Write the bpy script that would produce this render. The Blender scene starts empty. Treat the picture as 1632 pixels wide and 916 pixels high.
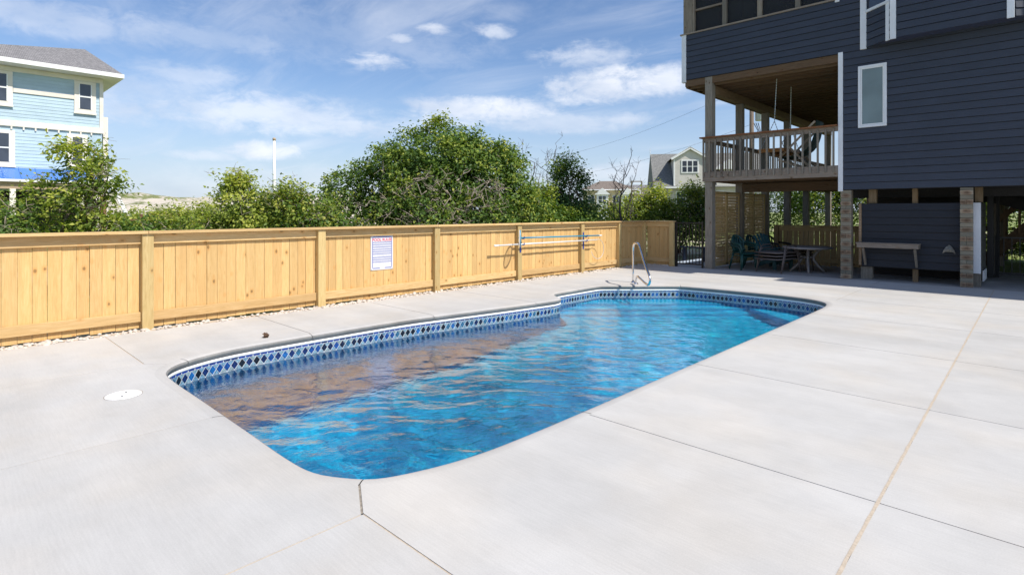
import bpy, bmesh, math, random
import numpy as np
from mathutils import Vector, Matrix, noise
from mathutils.geometry import delaunay_2d_cdt

C = bpy.context.scene
COL = C.collection
R = math.radians

# ------------------------------------------------------------------ camera
cam_d = bpy.data.cameras.new('camera')
cam = bpy.data.objects.new('camera', cam_d); COL.objects.link(cam)
YAW = R(43.65)
cam.location = (0, 0, 1.6)
cam.rotation_euler = (R(90), 0, YAW)
cam_d.sensor_width = 36.0
cam_d.lens = 36.0 * 890 / 1632
cam_d.shift_y = -120 / 1632
cam_d.clip_end = 5000
C.camera = cam

# ------------------------------------------------------------------ light
SUN = Vector((0.78, 0.095, 1.0)).normalized()
sd = bpy.data.lights.new('sun', 'SUN'); sd.energy = 4.6; sd.angle = R(0.53); sd.color = (1.0, 0.95, 0.87)
sun = bpy.data.objects.new('sun', sd); COL.objects.link(sun)
sun.rotation_euler = SUN.to_track_quat('Z', 'Y').to_euler()
C.view_settings.view_transform = 'Standard'
C.view_settings.look = 'None'
C.view_settings.gamma = 1.0
C.view_settings.exposure = 0.30
C.cycles.max_bounces = 10
C.cycles.transparent_max_bounces = 16
C.cycles.use_denoising = True

# ------------------------------------------------------------------ node helpers
def nt_of(m):
    m.use_nodes = True
    n = m.node_tree; n.nodes.clear()
    return n
class N:
    """small helper round a node tree"""
    def __init__(s, tree): s.t = tree
    def a(s, typ, **kw):
        n = s.t.nodes.new(typ)
        for k, v in kw.items():
            if k.startswith('i_'): n.inputs[int(k[2:])].default_value = v
            else: setattr(n, k, v)
        return n
    def l(s, a, b): s.t.links.new(a, b)
    def math(s, op, a, b=None, c=None, clamp=False):
        n = s.a('ShaderNodeMath', operation=op, use_clamp=clamp)
        for i, x in enumerate((a, b, c)):
            if x is None: continue
            if isinstance(x, (int, float)): n.inputs[i].default_value = x
            else: s.l(x, n.inputs[i])
        return n.outputs[0]
    def vmath(s, op, a, b=None):
        n = s.a('ShaderNodeVectorMath', operation=op)
        for i, x in enumerate((a, b)):
            if x is None: continue
            if isinstance(x, (tuple, list)): n.inputs[i].default_value = x
            else: s.l(x, n.inputs[i])
        return n.outputs['Value'] if op in ('DOT_PRODUCT', 'LENGTH', 'DISTANCE') else n.outputs[0]
    def noise(s, vec, scale, detail=4, rough=.55, dist=0.0, out=0):
        n = s.a('ShaderNodeTexNoise'); n.inputs['Scale'].default_value = scale
        n.inputs['Detail'].default_value = detail; n.inputs['Roughness'].default_value = rough
        n.inputs['Distortion'].default_value = dist
        if vec is not None: s.l(vec, n.inputs['Vector'])
        return n.outputs[out]
    def ramp(s, fac, stops, interp='LINEAR'):
        n = s.a('ShaderNodeValToRGB'); cr = n.color_ramp; cr.interpolation = interp
        while len(cr.elements) < len(stops): cr.elements.new(0.5)
        for e, (p, c) in zip(cr.elements, stops):
            e.position = p; e.color = (*c, 1) if len(c) == 3 else c
        s.l(fac, n.inputs[0]); return n.outputs[0]
    def mix(s, fac, a, b, mode='MIX'):
        n = s.a('ShaderNodeMix', data_type='RGBA', blend_type=mode)
        for i, x in ((0, fac), (6, a), (7, b)):
            if isinstance(x, (int, float)): n.inputs[i].default_value = x
            elif isinstance(x, (tuple, list)): n.inputs[i].default_value = (*x, 1)
            else: s.l(x, n.inputs[i])
        return n.outputs[2]
    def maprange(s, v, a, b, c=0., d=1., smooth=True):
        n = s.a('ShaderNodeMapRange', interpolation_type='SMOOTHSTEP' if smooth else 'LINEAR')
        s.l(v, n.inputs[0])
        for i, x in enumerate((a, b, c, d)): n.inputs[i + 1].default_value = x
        return n.outputs[0]
    def scale(s, vec, sc, loc=(0, 0, 0), rot=(0, 0, 0)):
        n = s.a('ShaderNodeMapping'); s.l(vec, n.inputs[0])
        n.inputs[1].default_value = loc; n.inputs[2].default_value = rot; n.inputs[3].default_value = sc
        return n.outputs[0]
    def bump(s, h, strength=.3, dist=.01, normal=None):
        n = s.a('ShaderNodeBump'); n.inputs['Strength'].default_value = strength
        n.inputs['Distance'].default_value = dist; s.l(h, n.inputs['Height'])
        if normal is not None: s.l(normal, n.inputs['Normal'])
        return n.outputs[0]
    def bsdf(s, color=None, rough=.6, metal=0., spec=.5, normal=None):
        n = s.a('ShaderNodeBsdfPrincipled')
        for k, x in (('Base Color', color), ('Roughness', rough), ('Metallic', metal), ('Specular IOR Level', spec), ('Normal', normal)):
            if x is None: continue
            if isinstance(x, (int, float)): n.inputs[k].default_value = x
            elif isinstance(x, (tuple, list)): n.inputs[k].default_value = (*x, 1)
            else: s.l(x, n.inputs[k])
        return n.outputs[0]
    def out(s, sh):
        n = s.a('ShaderNodeOutputMaterial'); s.l(sh, n.inputs[0])
def new_mat(name):
    m = bpy.data.materials.new(name); return m, N(nt_of(m))

# ------------------------------------------------------------------ world: sky and clouds
world = bpy.data.worlds.new('World'); C.world = world; world.use_nodes = True
w = world.node_tree; w.nodes.clear(); W = N(w)
sky = W.a('ShaderNodeTexSky', sky_type='NISHITA'); sky.sun_disc = False
sky.sun_elevation = math.asin(SUN.z); sky.sun_rotation = math.atan2(SUN.x, SUN.y)
sky.air_density = 1.0; sky.dust_density = .7; sky.ozone_density = 2.5; sky.altitude = 0
tc = W.a('ShaderNodeTexCoord'); D = tc.outputs['Generated']
sep = W.a('ShaderNodeSeparateXYZ'); W.l(D, sep.inputs[0])
zz = W.math('MAXIMUM', sep.outputs[2], 0.0)
den = W.math('ADD', zz, 0.10)
comb = W.a('ShaderNodeCombineXYZ')
W.l(W.math('DIVIDE', sep.outputs[0], den), comb.inputs[0]); W.l(W.math('DIVIDE', sep.outputs[1], den), comb.inputs[1])
P = comb.outputs[0]
# thin high streaks
st = W.scale(P, (0.55, 1.9, 1), (3.1, 1.2, 0), (0, 0, R(28)))
cir = W.noise(st, 1.1, 7, .62, .8)
cir2 = W.noise(W.scale(P, (.5, .5, 1), (7.7, 2.2, 0)), .9, 3, .5)
cirrus = W.math('MULTIPLY', W.maprange(cir, .40, .76), W.maprange(cir2, .30, .56))
# broken low cumulus
cu1 = W.noise(W.scale(P, (1, 1, 1), (1.7, 5.3, 0)), 1.15, 9, .60, .25)
cu2 = W.noise(W.scale(P, (1, 1, 1), (4.9, .6, 0)), .38, 2, .5)
cum = W.math('ADD', cu1, W.math('MULTIPLY', W.math('SUBTRACT', cu2, .5), .45))
cumulus = W.maprange(cum, .565, .74)
# single clouds hung in the sky, each a soft patch broken up by noise
def dirv(px, py):
    u = (px - 816) / 890; v = (338 - py) / 890
    s_, c_ = math.sin(YAW), math.cos(YAW)
    return Vector((-s_ + u * c_, c_ + u * s_, v)).normalized()
fine = W.math('ADD', W.math('MULTIPLY', W.noise(W.scale(D, (1, 1, 2.2)), 9.0, 8, .62, .4), .6), W.math('MULTIPLY', W.noise(W.scale(D, (1, 1, 2.0), (5, 2, 1)), 26.0, 6, .65, .5), .4))
patches = None
for px, py, rx, ry, amt in ((965, 138, 95, 34, 1.0), (1050, 128, 110, 26, .75), (930, 88, 85, 24, .6), (770, 178, 130, 26, .85), (600, 98, 55, 15, .8),
                            (690, 44, 34, 12, .6), (790, 50, 36, 12, .65), (640, 61, 26, 9, .5), (350, 62, 120, 18, .35), (300, 120, 75, 20, .42), (420, 180, 250, 34, .62),
                            (250, 150, 120, 36, .4), (560, 195, 120, 26, .6), (900, 195, 170, 18, .55), (80, 25, 150, 26, .45), (1000, 190, 90, 14, .6),
                            (420, 240, 60, 17, .8), (330, 248, 50, 9, .5), (550, 60, 250, 50, .22), (380, 300, 300, 40, .32), (980, 275, 120, 22, .55)):
    d0 = dirv(px, py); rt = Vector((math.cos(YAW), math.sin(YAW), 0)); up = Vector((0, 0, 1))
    dd = W.vmath('SUBTRACT', D, tuple(d0))
    a = W.math('DIVIDE', W.vmath('DOT_PRODUCT', dd, tuple(rt)), rx / 890.); b = W.math('DIVIDE', W.vmath('DOT_PRODUCT', dd, tuple(up)), ry / 890.)
    r2 = W.math('ADD', W.math('MULTIPLY', a, a), W.math('MULTIPLY', b, b))
    r = W.math('SQRT', r2)
    q = W.math('ADD', W.math('SUBTRACT', 1.0, r), W.math('MULTIPLY', W.math('SUBTRACT', fine, .5), 4.0))
    q = W.math('MULTIPLY', W.maprange(q, -.35, .95), amt)
    q = W.math('MULTIPLY', q, W.maprange(r, 1.5, .7))
    patches = q if patches is None else W.math('MAXIMUM', patches, q)
cloud = W.math('MAXIMUM', W.math('MULTIPLY', cirrus, .62), W.math('MULTIPLY', cumulus, .45))
behind = W.maprange(W.vmath('DOT_PRODUCT', D, (-math.sin(YAW), math.cos(YAW), 0)), .35, .0)   # broken cloud all round, less of it in front
cloud = W.math('MULTIPLY', cloud, W.math('ADD', .62, W.math('MULTIPLY', behind, .38)))
cloud = W.math('MAXIMUM', cloud, patches)
cshade = W.ramp(W.noise(W.scale(D, (1, 1, 2.5), (.3, .2, .1)), 6.0, 5, .55), [(.35, (5.6, 6.3, 7.6)), (.62, (8.5, 8.7, 9.2))])
lowhaze = W.maprange(sep.outputs[2], .26, -.02)
skyc = W.mix(W.math('MULTIPLY', lowhaze, .72), W.mix(1.0, sky.outputs[0], (1.0, 1.085, 1.22), 'MULTIPLY'), (4.9, 5.7, 6.9))
skyc = W.mix(cloud, skyc, cshade)
bg = W.a('ShaderNodeBackground'); W.l(skyc, bg.inputs[0]); bg.inputs[1].default_value = 0.10
wo = W.a('ShaderNodeOutputWorld'); W.l(bg.outputs[0], wo.inputs[0])

# ------------------------------------------------------------------ materials
def obj_vec(n):
    """object coordinates moved by a random amount per object, so alike boards differ"""
    t = n.a('ShaderNodeTexCoord'); oi = n.a('ShaderNodeObjectInfo')
    off = n.a('ShaderNodeCombineXYZ')
    n.l(n.math('MULTIPLY', oi.outputs['Random'], 37.0), off.inputs[0]); n.l(n.math('MULTIPLY', oi.outputs['Random'], 61.0), off.inputs[1]); n.l(n.math('MULTIPLY', oi.outputs['Random'], 83.0), off.inputs[2])
    return n.vmath('ADD', t.outputs['Object'], off.outputs[0]), oi.outputs['Random']
def wood(name, base, dark, light, axis='Z', grain=1.0, knots=True, rough=.75, var=.16):
    m, n = new_mat(name)
    v, rnd = obj_vec(n)
    sc = {'Z': (14, 14, 1.1), 'X': (1.1, 14, 14), 'Y': (14, 1.1, 14)}[axis]
    g = n.noise(n.scale(v, sc), 3.2, 6, .6, 1.2)
    g2 = n.noise(n.scale(v, tuple(x * .32 for x in sc)), 2.0, 3, .5)
    col = n.ramp(g, [(.25, dark), (.5, base), (.78, light)])
    col = n.mix(n.math('MULTIPLY', n.maprange(g2, .4, .7), .45), col, tuple(b * .8 for b in base))
    if knots:
        ks = {'Z': (1, 1, .62), 'X': (.62, 1, 1), 'Y': (1, .62, 1)}[axis]
        vo = n.a('ShaderNodeTexVoronoi'); vo.inputs['Scale'].default_value = 7.0; n.l(n.scale(v, ks), vo.inputs['Vector'])
        sc_ = n.a('ShaderNodeSeparateColor'); n.l(vo.outputs['Color'], sc_.inputs[0])
        dk = n.math('ADD', n.math('ADD', vo.outputs['Distance'], n.math('MULTIPLY', n.math('SUBTRACT', g, .5), .12)), n.math('MULTIPLY', n.math('LESS_THAN', sc_.outputs[0], .45), 1.))
        halo = n.maprange(dk, .14, .30, 1., 0.); core = n.maprange(dk, .08, .15, 1., 0.)
        col = n.mix(n.math('MULTIPLY', halo, .45), col, (base[0] * .95, base[1] * .72, base[2] * .50))
        col = n.mix(n.math('MULTIPLY', core, .80), col, tuple(d * .42 for d in dark))
    hue = n.math('FRACT', n.math('MULTIPLY', rnd, 7.31))
    col = n.mix(n.math('MULTIPLY', n.math('MULTIPLY', hue, hue), .26), col, n.mix(1.0, col, (1.04, .84, .66), 'MULTIPLY'))
    tone = n.maprange(rnd, 0, 1, 1 - var, 1 + var, smooth=False)
    col = n.mix(1.0, col, tone, 'MULTIPLY')
    n.out(n.bsdf(col, rough, normal=n.bump(g, .22 * grain, .004), spec=.25))
    return m
def plain(name, col, rough=.6, metal=0., var=.06, scale=30., bump=.05, spec=.5, vr=0.):
    m, n = new_mat(name)
    v, rnd = obj_vec(n)
    g = n.noise(v, scale, 5, .6)
    f = n.maprange(g, .3, .7, 1 - var, 1 + var)
    if vr: f = n.math('MULTIPLY', f, n.maprange(rnd, 0, 1, 1 - vr, 1 + vr, smooth=False))
    n.out(n.bsdf(n.mix(1.0, col, f, 'MULTIPLY'), rough, metal, spec, n.bump(g, bump, .004)))
    return m
M = {}
M['pine_z'] = wood('fresh_pine_upright', (.625, .405, .170), (.51, .315, .12), (.69, .475, .225), 'Z', var=.09)
M['pine_y'] = wood('fresh_pine_along', (.60, .41, .19), (.47, .30, .12), (.69, .50, .27), 'Y')
M['pine_x'] = wood('fresh_pine_across', (.60, .41, .19), (.47, .30, .12), (.69, .50, .27), 'X')
M['pine_shade_z'] = wood('shaded_pine_upright', (.34, .235, .11), (.22, .13, .05), (.42, .31, .16), 'Z')  # same pine, colour darkened to stand for the shade under the house
M['pine_shade_x'] = wood('shaded_pine_across', (.32, .23, .11), (.22, .13, .05), (.40, .30, .16), 'X')
M['brown_post'] = wood('brown_shaded_post', (.20, .145, .085), (.12, .08, .04), (.26, .20, .13), 'Z')  # brown darkened so the posts under the house look deep in shade
M['post_z'] = wood('treated_post', (.52, .38, .17), (.41, .28, .11), (.60, .46, .23), 'Z')
M['gray_z'] = wood('weathered_upright', (.235, .205, .165), (.13, .11, .085), (.33, .30, .25), 'Z', 1.6, var=.2)
M['gray_x'] = wood('weathered_across', (.26, .215, .175), (.15, .12, .09), (.35, .31, .26), 'X', 1.6, var=.2)
M['gray_y'] = wood('weathered_along', (.24, .20, .16), (.14, .115, .09), (.33, .29, .24), 'Y', 1.6, var=.2)
M['brown_x'] = wood('brown_joist', (.14, .09, .052), (.08, .048, .027), (.185, .125, .075), 'X', 1.2)
M['brown_y'] = wood('brown_beam', (.22, .15, .09), (.13, .08, .045), (.30, .21, .13), 'Y', 1.2)
M['rail_cap'] = wood('stained_cap', (.25, .105, .045), (.16, .06, .025), (.33, .16, .08), 'X', 1.0, knots=False)
M['block_tan'] = wood('split_block', (.36, .25, .155), (.20, .11, .06), (.45, .33, .22), 'X', 1.5, var=.3)
def end_block():
    m, n = new_mat('end_grain_block')
    t = n.a('ShaderNodeTexCoord'); v, rnd = obj_vec(n)
    s_ = n.a('ShaderNodeSeparateXYZ'); n.l(t.outputs['Object'], s_.inputs[0])
    w_ = n.noise(v, 18, 5, .65)
    a = n.math('DIVIDE', s_.outputs[0], .118); b = n.math('DIVIDE', n.math('SUBTRACT', s_.outputs[2], .05), .056)
    r_ = n.math('ADD', n.math('SQRT', n.math('ADD', n.math('MULTIPLY', a, a), n.math('MULTIPLY', b, b))), n.math('MULTIPLY', n.math('SUBTRACT', w_, .5), 1.1))
    c = n.ramp(r_, [(.10, (.13, .085, .055)), (.50, (.215, .15, .10)), (.85, (.30, .225, .155)), (1.0, (.30, .255, .19))])
    c = n.mix(1.0, c, n.maprange(rnd, 0, 1, .75, 1.2, smooth=False), 'MULTIPLY')
    n.out(n.bsdf(c, .85, spec=.2, normal=n.bump(w_, .5, .006)))
    return m
M['block_end'] = end_block()
M['block_gray'] = wood('gray_block', (.235, .215, .165), (.16, .14, .10), (.31, .285, .22), 'X', 1.3, knots=False, var=.2)
M['old_fence'] = wood('old_red_board', (.20, .10, .065), (.11, .05, .03), (.28, .16, .11), 'Z', 1.4)
M['orange_wood'] = wood('oiled_slat', (.42, .20, .07), (.30, .13, .04), (.5, .27, .11), 'X', 1.0, knots=False)
M['tan_wood'] = wood('tan_slat', (.42, .32, .22), (.30, .22, .14), (.5, .4, .29), 'X', 1.0, knots=False)
def painted(name, col, var=.07, axis='X', rough=.55):
    m, n = new_mat(name)
    v, rnd = obj_vec(n)
    sc = (1.4, 22, 22) if axis == 'X' else ((22, 1.4, 22) if axis == 'Y' else (22, 22, 1.4))
    g = n.noise(n.scale(v, sc), 3.0, 6, .62, .6)
    soft = n.noise(v, 1.3, 4, .6)
    f = n.math('MULTIPLY', n.maprange(g, .3, .7, 1 - var, 1 + var), n.maprange(soft, .3, .7, .93, 1.07))
    f = n.math('MULTIPLY', f, n.maprange(rnd, 0, 1, .95, 1.05, smooth=False))
    n.out(n.bsdf(n.mix(1.0, col, f, 'MULTIPLY'), rough, spec=.35, normal=n.bump(g, .35, .003)))
    return m
M['navy_x'] = painted('navy_lap_siding', (.043, .051, .072))
M['navy_y'] = painted('navy_lap_siding_return', (.045, .053, .090), axis='Y')
M['navy_low'] = painted('dark_navy_board', (.016, .019, .028), .18)  # darker navy for the boards of the low wall
M['trim_white'] = painted('white_trim', (.74, .75, .77), .02, 'Z', .45)
M['cream'] = painted('cream_trim', (.76, .70, .62), .02, 'Y')
M['cream_x'] = painted('cream_trim_across', (.76, .70, .62), .02, 'X')
M['sky_blue_y'] = painted('pale_blue_siding', (.43, .55, .635), .04, 'Y')
M['sky_blue_x'] = painted('pale_blue_siding_side', (.43, .55, .635), .04, 'X')
M['gray_siding'] = painted('greige_siding', (.56, .53, .49), .03)
M['yellow_siding'] = painted('yellow_siding', (.62, .52, .30), .04)
M['blue_metal'] = plain('blue_metal_roof', (.05, .17, .50), .35, .0, .05)
M['white_plastic'] = plain('white_plastic', (.80, .80, .79), .4, var=.03)
M['white_paint'] = plain('white_paint', (.78, .78, .77), .4, var=.03)
M['black_metal'] = plain('black_powdercoat', (.012, .012, .013), .42, .0, .1)
M['steel'] = plain('polished_steel', (.72, .72, .73), .13, 1.0, .03, bump=.01)
M['steel_dull'] = plain('dull_steel', (.50, .50, .50), .32, 1.0, .06, bump=.02)
M['blue_tube'] = plain('blue_pole', (.02, .25, .38), .35, var=.05)
M['blue_clip'] = plain('blue_clip', (.02, .05, .30), .4, var=.05)
M['white_tube'] = plain('silver_white_pole', (.70, .70, .69), .3, var=.04)
M['green_plastic'] = plain('dark_green_plastic', (.008, .055, .048), .38, var=.08, vr=.15)
M['teal_plastic'] = plain('teal_plastic', (.028, .095, .108), .4, var=.08)
M['black_plastic'] = plain('black_plastic', (.015, .018, .02), .4, var=.08)
M['bronze_metal'] = plain('bronze_frame', (.15, .115, .10), .4, .2, .1)
M['sling'] = plain('taupe_sling', (.17, .14, .125), .8, var=.1, scale=120)
M['resin'] = plain('grey_resin', (.26, .235, .215), .45, var=.06)
M['canvas'] = plain('green_canvas', (.025, .05, .035), .85, var=.12)
M['shell'] = plain('weathered_shell', (.24, .22, .18), .7, var=.25)
M['dark_inside'] = plain('dark_interior', (.025, .024, .023), .9, var=.2)  # near-black colour stands in for unlit space and wood in deep shade
M['stone_white'] = plain('river_stone', (.52, .46, .40), .7, var=.18, scale=9)
M['twig'] = plain('bare_twig', (.29, .24, .19), .9, var=.25, scale=14)
M['bark'] = plain('bark', (.13, .10, .075), .95, var=.35, scale=18, bump=.6)
M['dead'] = plain('dead_wood', (.10, .08, .075), .95, var=.25, scale=14)
M['leaf_brown'] = plain('dry_brown', (.10, .055, .03), .9, var=.3)
M['joint_sand'] = plain('joint_sand', (.46, .385, .30), .95, var=.12, scale=60)
M['joint_dark'] = plain('joint_tan', (.27, .235, .19), .95, var=.3, scale=40)  # dark tan filler of the narrow joints
M['gray_metal_can'] = plain('grey_painted_can', (.52, .54, .56), .4, .0, .06)
M['utility'] = plain('utility_pole_wood', (.16, .12, .09), .9, var=.3)
M['wire'] = plain('black_wire', (.06, .06, .065), .6)

def mat_glass(name, col, rough=.05, spec=.6):
    m, n = new_mat(name)
    t = n.a('ShaderNodeTexCoord')
    g = n.noise(t.outputs['Object'], 1.1, 3, .5)
    n.out(n.bsdf(n.mix(n.maprange(g, .35, .65), tuple(c * .75 for c in col), col), rough, spec=spec))
    return m
M['frosted'] = mat_glass('frosted_pane', (.19, .255, .265), .38)
M['dark_glass'] = mat_glass('dark_pane', (.055, .065, .09), .06)
M['sky_glass'] = mat_glass('grey_pane', (.10, .13, .15), .05)
def screen():
    m, n = new_mat('insect_screen')
    a = n.bsdf((.015, .016, .018), .6)
    t = n.a('ShaderNodeBsdfTransparent'); t.inputs[0].default_value = (1, 1, 1, 1)
    mx = n.a('ShaderNodeMixShader'); mx.inputs[0].default_value = .62
    n.l(t.outputs[0], mx.inputs[1]); n.l(a, mx.inputs[2]); n.out(mx.outputs[0])
    return m
M['screen'] = screen()
def netm():
    m, n = new_mat('skimmer_net_mesh')
    a = n.bsdf((.55, .6, .62), .6)
    t = n.a('ShaderNodeBsdfTransparent')
    mx = n.a('ShaderNodeMixShader'); mx.inputs[0].default_value = .25
    n.l(t.outputs[0], mx.inputs[1]); n.l(a, mx.inputs[2]); n.out(mx.outputs[0])
    return m
M['net'] = netm()
def concrete(name, base, var=.05):
    m, n = new_mat(name)
    ge = n.a('ShaderNodeNewGeometry'); v = ge.outputs['Position']
    oi = n.a('ShaderNodeObjectInfo')
    big = n.noise(v, .55, 5, .6, .4)
    mid = n.noise(v, 3.2, 6, .65)
    br = n.noise(n.scale(v, (.55, 9, 1)), 9.0, 5, .62)          # broom strokes run along x
    band = n.noise(n.scale(v, (.12, 1.3, 1), (3, 1, 0)), 1.6, 3, .5)
    spk = n.noise(v, 120., 2, .6)
    f = n.math('MULTIPLY', n.maprange(big, .3, .7, 1 - var * 1.2, 1 + var), n.maprange(mid, .3, .7, 1 - var * .6, 1 + var * .6))
    f = n.math('MULTIPLY', f, n.maprange(br, .3, .7, 1 - var * .7, 1 + var * .5))
    f = n.math('MULTIPLY', f, n.maprange(band, .35, .65, 1 - var * .9, 1 + var * .5))
    f = n.math('MULTIPLY', f, n.maprange(spk, .3, .72, 1.02, .95))
    f = n.math('MULTIPLY', f, n.maprange(oi.outputs['Random'], 0, 1, 1 - var * .7, 1 + var * .6, smooth=False))
    warm = n.maprange(n.noise(v, .9, 3, .5), .4, .7)
    col = n.mix(warm, tuple(base), (base[0] * 1.02, base[1] * .99, base[2] * .95))
    h = n.math('ADD', n.math('MULTIPLY', br, .6), n.math('MULTIPLY', spk, .35))
    n.out(n.bsdf(n.mix(1.0, col, f, 'MULTIPLY'), .85, spec=.25, normal=n.bump(h, .22, .003)))
    return m
M['concrete'] = concrete('broomed_concrete', (.478, .466, .448))
M['coping'] = concrete('trowelled_edge', (.463, .451, .434))
M['coping_face'] = concrete('dark_coping_edge', (.225, .222, .215), .12)  # darker, more mottled grey for the coping's lower faces
M['slab_dark'] = concrete('house_slab', (.36, .34, .32), .1)  # separate, darker concrete for the slab under the house
def shingles(name, c1, c2, scale=1.0):
    m, n = new_mat(name)
    t = n.a('ShaderNodeTexCoord')
    b = n.a('ShaderNodeTexBrick'); b.inputs['Scale'].default_value = 3.2 * scale
    b.inputs['Color1'].default_value = (*c1, 1); b.inputs['Color2'].default_value = (*c2, 1); b.inputs['Mortar'].default_value = tuple(c * .55 for c in c1) + (1,)
    b.inputs['Mortar Size'].default_value = .03
    n.l(t.outputs['Object'], b.inputs['Vector'])
    g = n.noise(t.outputs['Object'], 5, 5, .6)
    n.out(n.bsdf(n.mix(1.0, b.outputs[0], n.maprange(g, .3, .7, .85, 1.15), 'MULTIPLY'), .9, spec=.2))
    return m
M['shingle_gray'] = shingles('grey_shingles', (.20, .195, .20), (.26, .25, .25), 1.2)
M['shingle_dark'] = shingles('dark_shingles', (.20, .20, .195), (.25, .25, .235), 1.0)
M['shingle_brown'] = shingles('brown_shingles', (.20, .165, .14), (.25, .21, .18), .8)

def leafmat(name, stops, trans=.30):
    m, n = new_mat(name)
    at = n.a('ShaderNodeAttribute'); at.attribute_name = 'tone'
    col = n.ramp(at.outputs['Fac'], stops)
    d = n.bsdf(col, .5, spec=.24)
    tr = n.a('ShaderNodeBsdfTranslucent'); n.l(n.mix(1.0, col, (1.35, 1.45, .55), 'MULTIPLY'), tr.inputs[0])
    mx = n.a('ShaderNodeMixShader'); mx.inputs[0].default_value = trans
    n.l(d, mx.inputs[1]); n.l(tr.outputs[0], mx.inputs[2]); n.out(mx.outputs[0])
    return m
M['leaf_mid'] = leafmat('mid_green_leaf', [(0, (0.037, 0.076, 0.020)), (.45, (0.092, 0.166, 0.034)), (.75, (0.215, 0.283, 0.045)), (1, (0.408, 0.416, 0.085))])
M['leaf_dark'] = leafmat('dark_green_leaf', [(0, (0.034, 0.078, 0.025)), (.55, (0.085, 0.161, 0.047)), (.85, (0.199, 0.298, 0.066)), (1, (0.399, 0.440, 0.092))])
M['leaf_light'] = leafmat('yellow_green_leaf', [(0, (0.064, 0.105, 0.027)), (.4, (0.151, 0.221, 0.043)), (.75, (0.332, 0.383, 0.067)), (1, (0.523, 0.519, 0.115))], .4)

def ground():
    m, n = new_mat('sandy_scrub')
    v = n.a('ShaderNodeNewGeometry').outputs['Position']
    a = n.noise(v, .12, 6, .6); b = n.noise(v, 2.5, 6, .7)
    g = n.maprange(n.math('ADD', a, n.math('MULTIPLY', n.math('SUBTRACT', b, .5), .5)), .49, .66)
    c = n.mix(g, n.ramp(b, [(.3, (0.111, 0.162, 0.043)), (.7, (0.242, 0.287, 0.076))]), n.ramp(b, [(.3, (.36, .31, .24)), (.7, (.48, .42, .33))]))
    n.out(n.bsdf(c, .95, spec=.1, normal=n.bump(b, .5, .05)))
    return m
M['ground'] = ground()
def dune():
    m, n = new_mat('dune_sand')
    v = n.a('ShaderNodeNewGeometry').outputs['Position']
    a = n.noise(v, .22, 6, .65, .5); z = n.a('ShaderNodeSeparateXYZ'); n.l(v, z.inputs[0])
    b = n.noise(v, 1.5, 5, .7)
    top = n.maprange(z.outputs[2], 2.6, 4.6, -.05, .07)
    g = n.maprange(n.math('ADD', n.math('ADD', a, top), n.math('MULTIPLY', n.math('SUBTRACT', b, .5), .55)), .47, .60)
    c = n.mix(g, n.ramp(b, [(.3, (.46, .41, .34)), (.7, (.58, .52, .43))]), n.ramp(b, [(.3, (.11, .14, .05)), (.7, (.22, .23, .10))]))
    n.out(n.bsdf(c, .95, spec=.1))
    return m
M['dune'] = dune()

def liner():
    m, n = new_mat('blue_pool_liner')
    v = n.a('ShaderNodeNewGeometry').outputs['Position']
    vo = n.a('ShaderNodeTexVoronoi'); vo.inputs['Scale'].default_value = 6.; n.l(n.vmath('ADD', v, n.noise(v, 4, 3, .6, 0, 1)), vo.inputs['Vector'])
    a = n.noise(v, 3.0, 6, .68, 1.2)
    c = n.ramp(n.math('ADD', n.math('MULTIPLY', a, .75), n.math('MULTIPLY', vo.outputs['Distance'], .35)),
               [(.26, (0.0003, 0.201, 0.414)), (.45, (0.0003, 0.394, 0.692)), (.62, (0.0007, 0.564, 0.900)), (.80, (0.0106, 0.773, 0.900))])
    n.out(n.bsdf(c, .5, spec=.3))
    return m
M['liner'] = liner()
def wall_liner():
    m, n = new_mat('dark_mosaic_wall_liner')
    v = n.a('ShaderNodeNewGeometry').outputs['Position']
    a = n.noise(v, 5.0, 6, .68, 1.0)
    n.out(n.bsdf(n.ramp(a, [(.28, (0.0032, 0.048, 0.152)), (.48, (0.0048, 0.112, 0.296)), (.66, (0.0096, 0.208, 0.464)), (.82, (0.0480, 0.400, 0.688))]), .5, spec=.3))
    return m
M['wall_liner'] = wall_liner()
def tilem():
    m, n = new_mat('glazed_tile_print')
    at = n.a('ShaderNodeAttribute'); at.attribute_name = 'glaze'
    v = n.a('ShaderNodeNewGeometry').outputs['Position']
    g = n.noise(v, 45, 4, .6)
    n.out(n.bsdf(n.mix(1.0, at.outputs['Color'], n.maprange(g, .3, .7, .65, 1.5), 'MULTIPLY'), .22, spec=.5))
    return m
M['tile'] = tilem()
M['grout'] = plain('white_grout', (.74, .74, .74), .5, var=.03)
M['bead'] = plain('white_bead', (.80, .80, .80), .35, var=.02)
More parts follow.
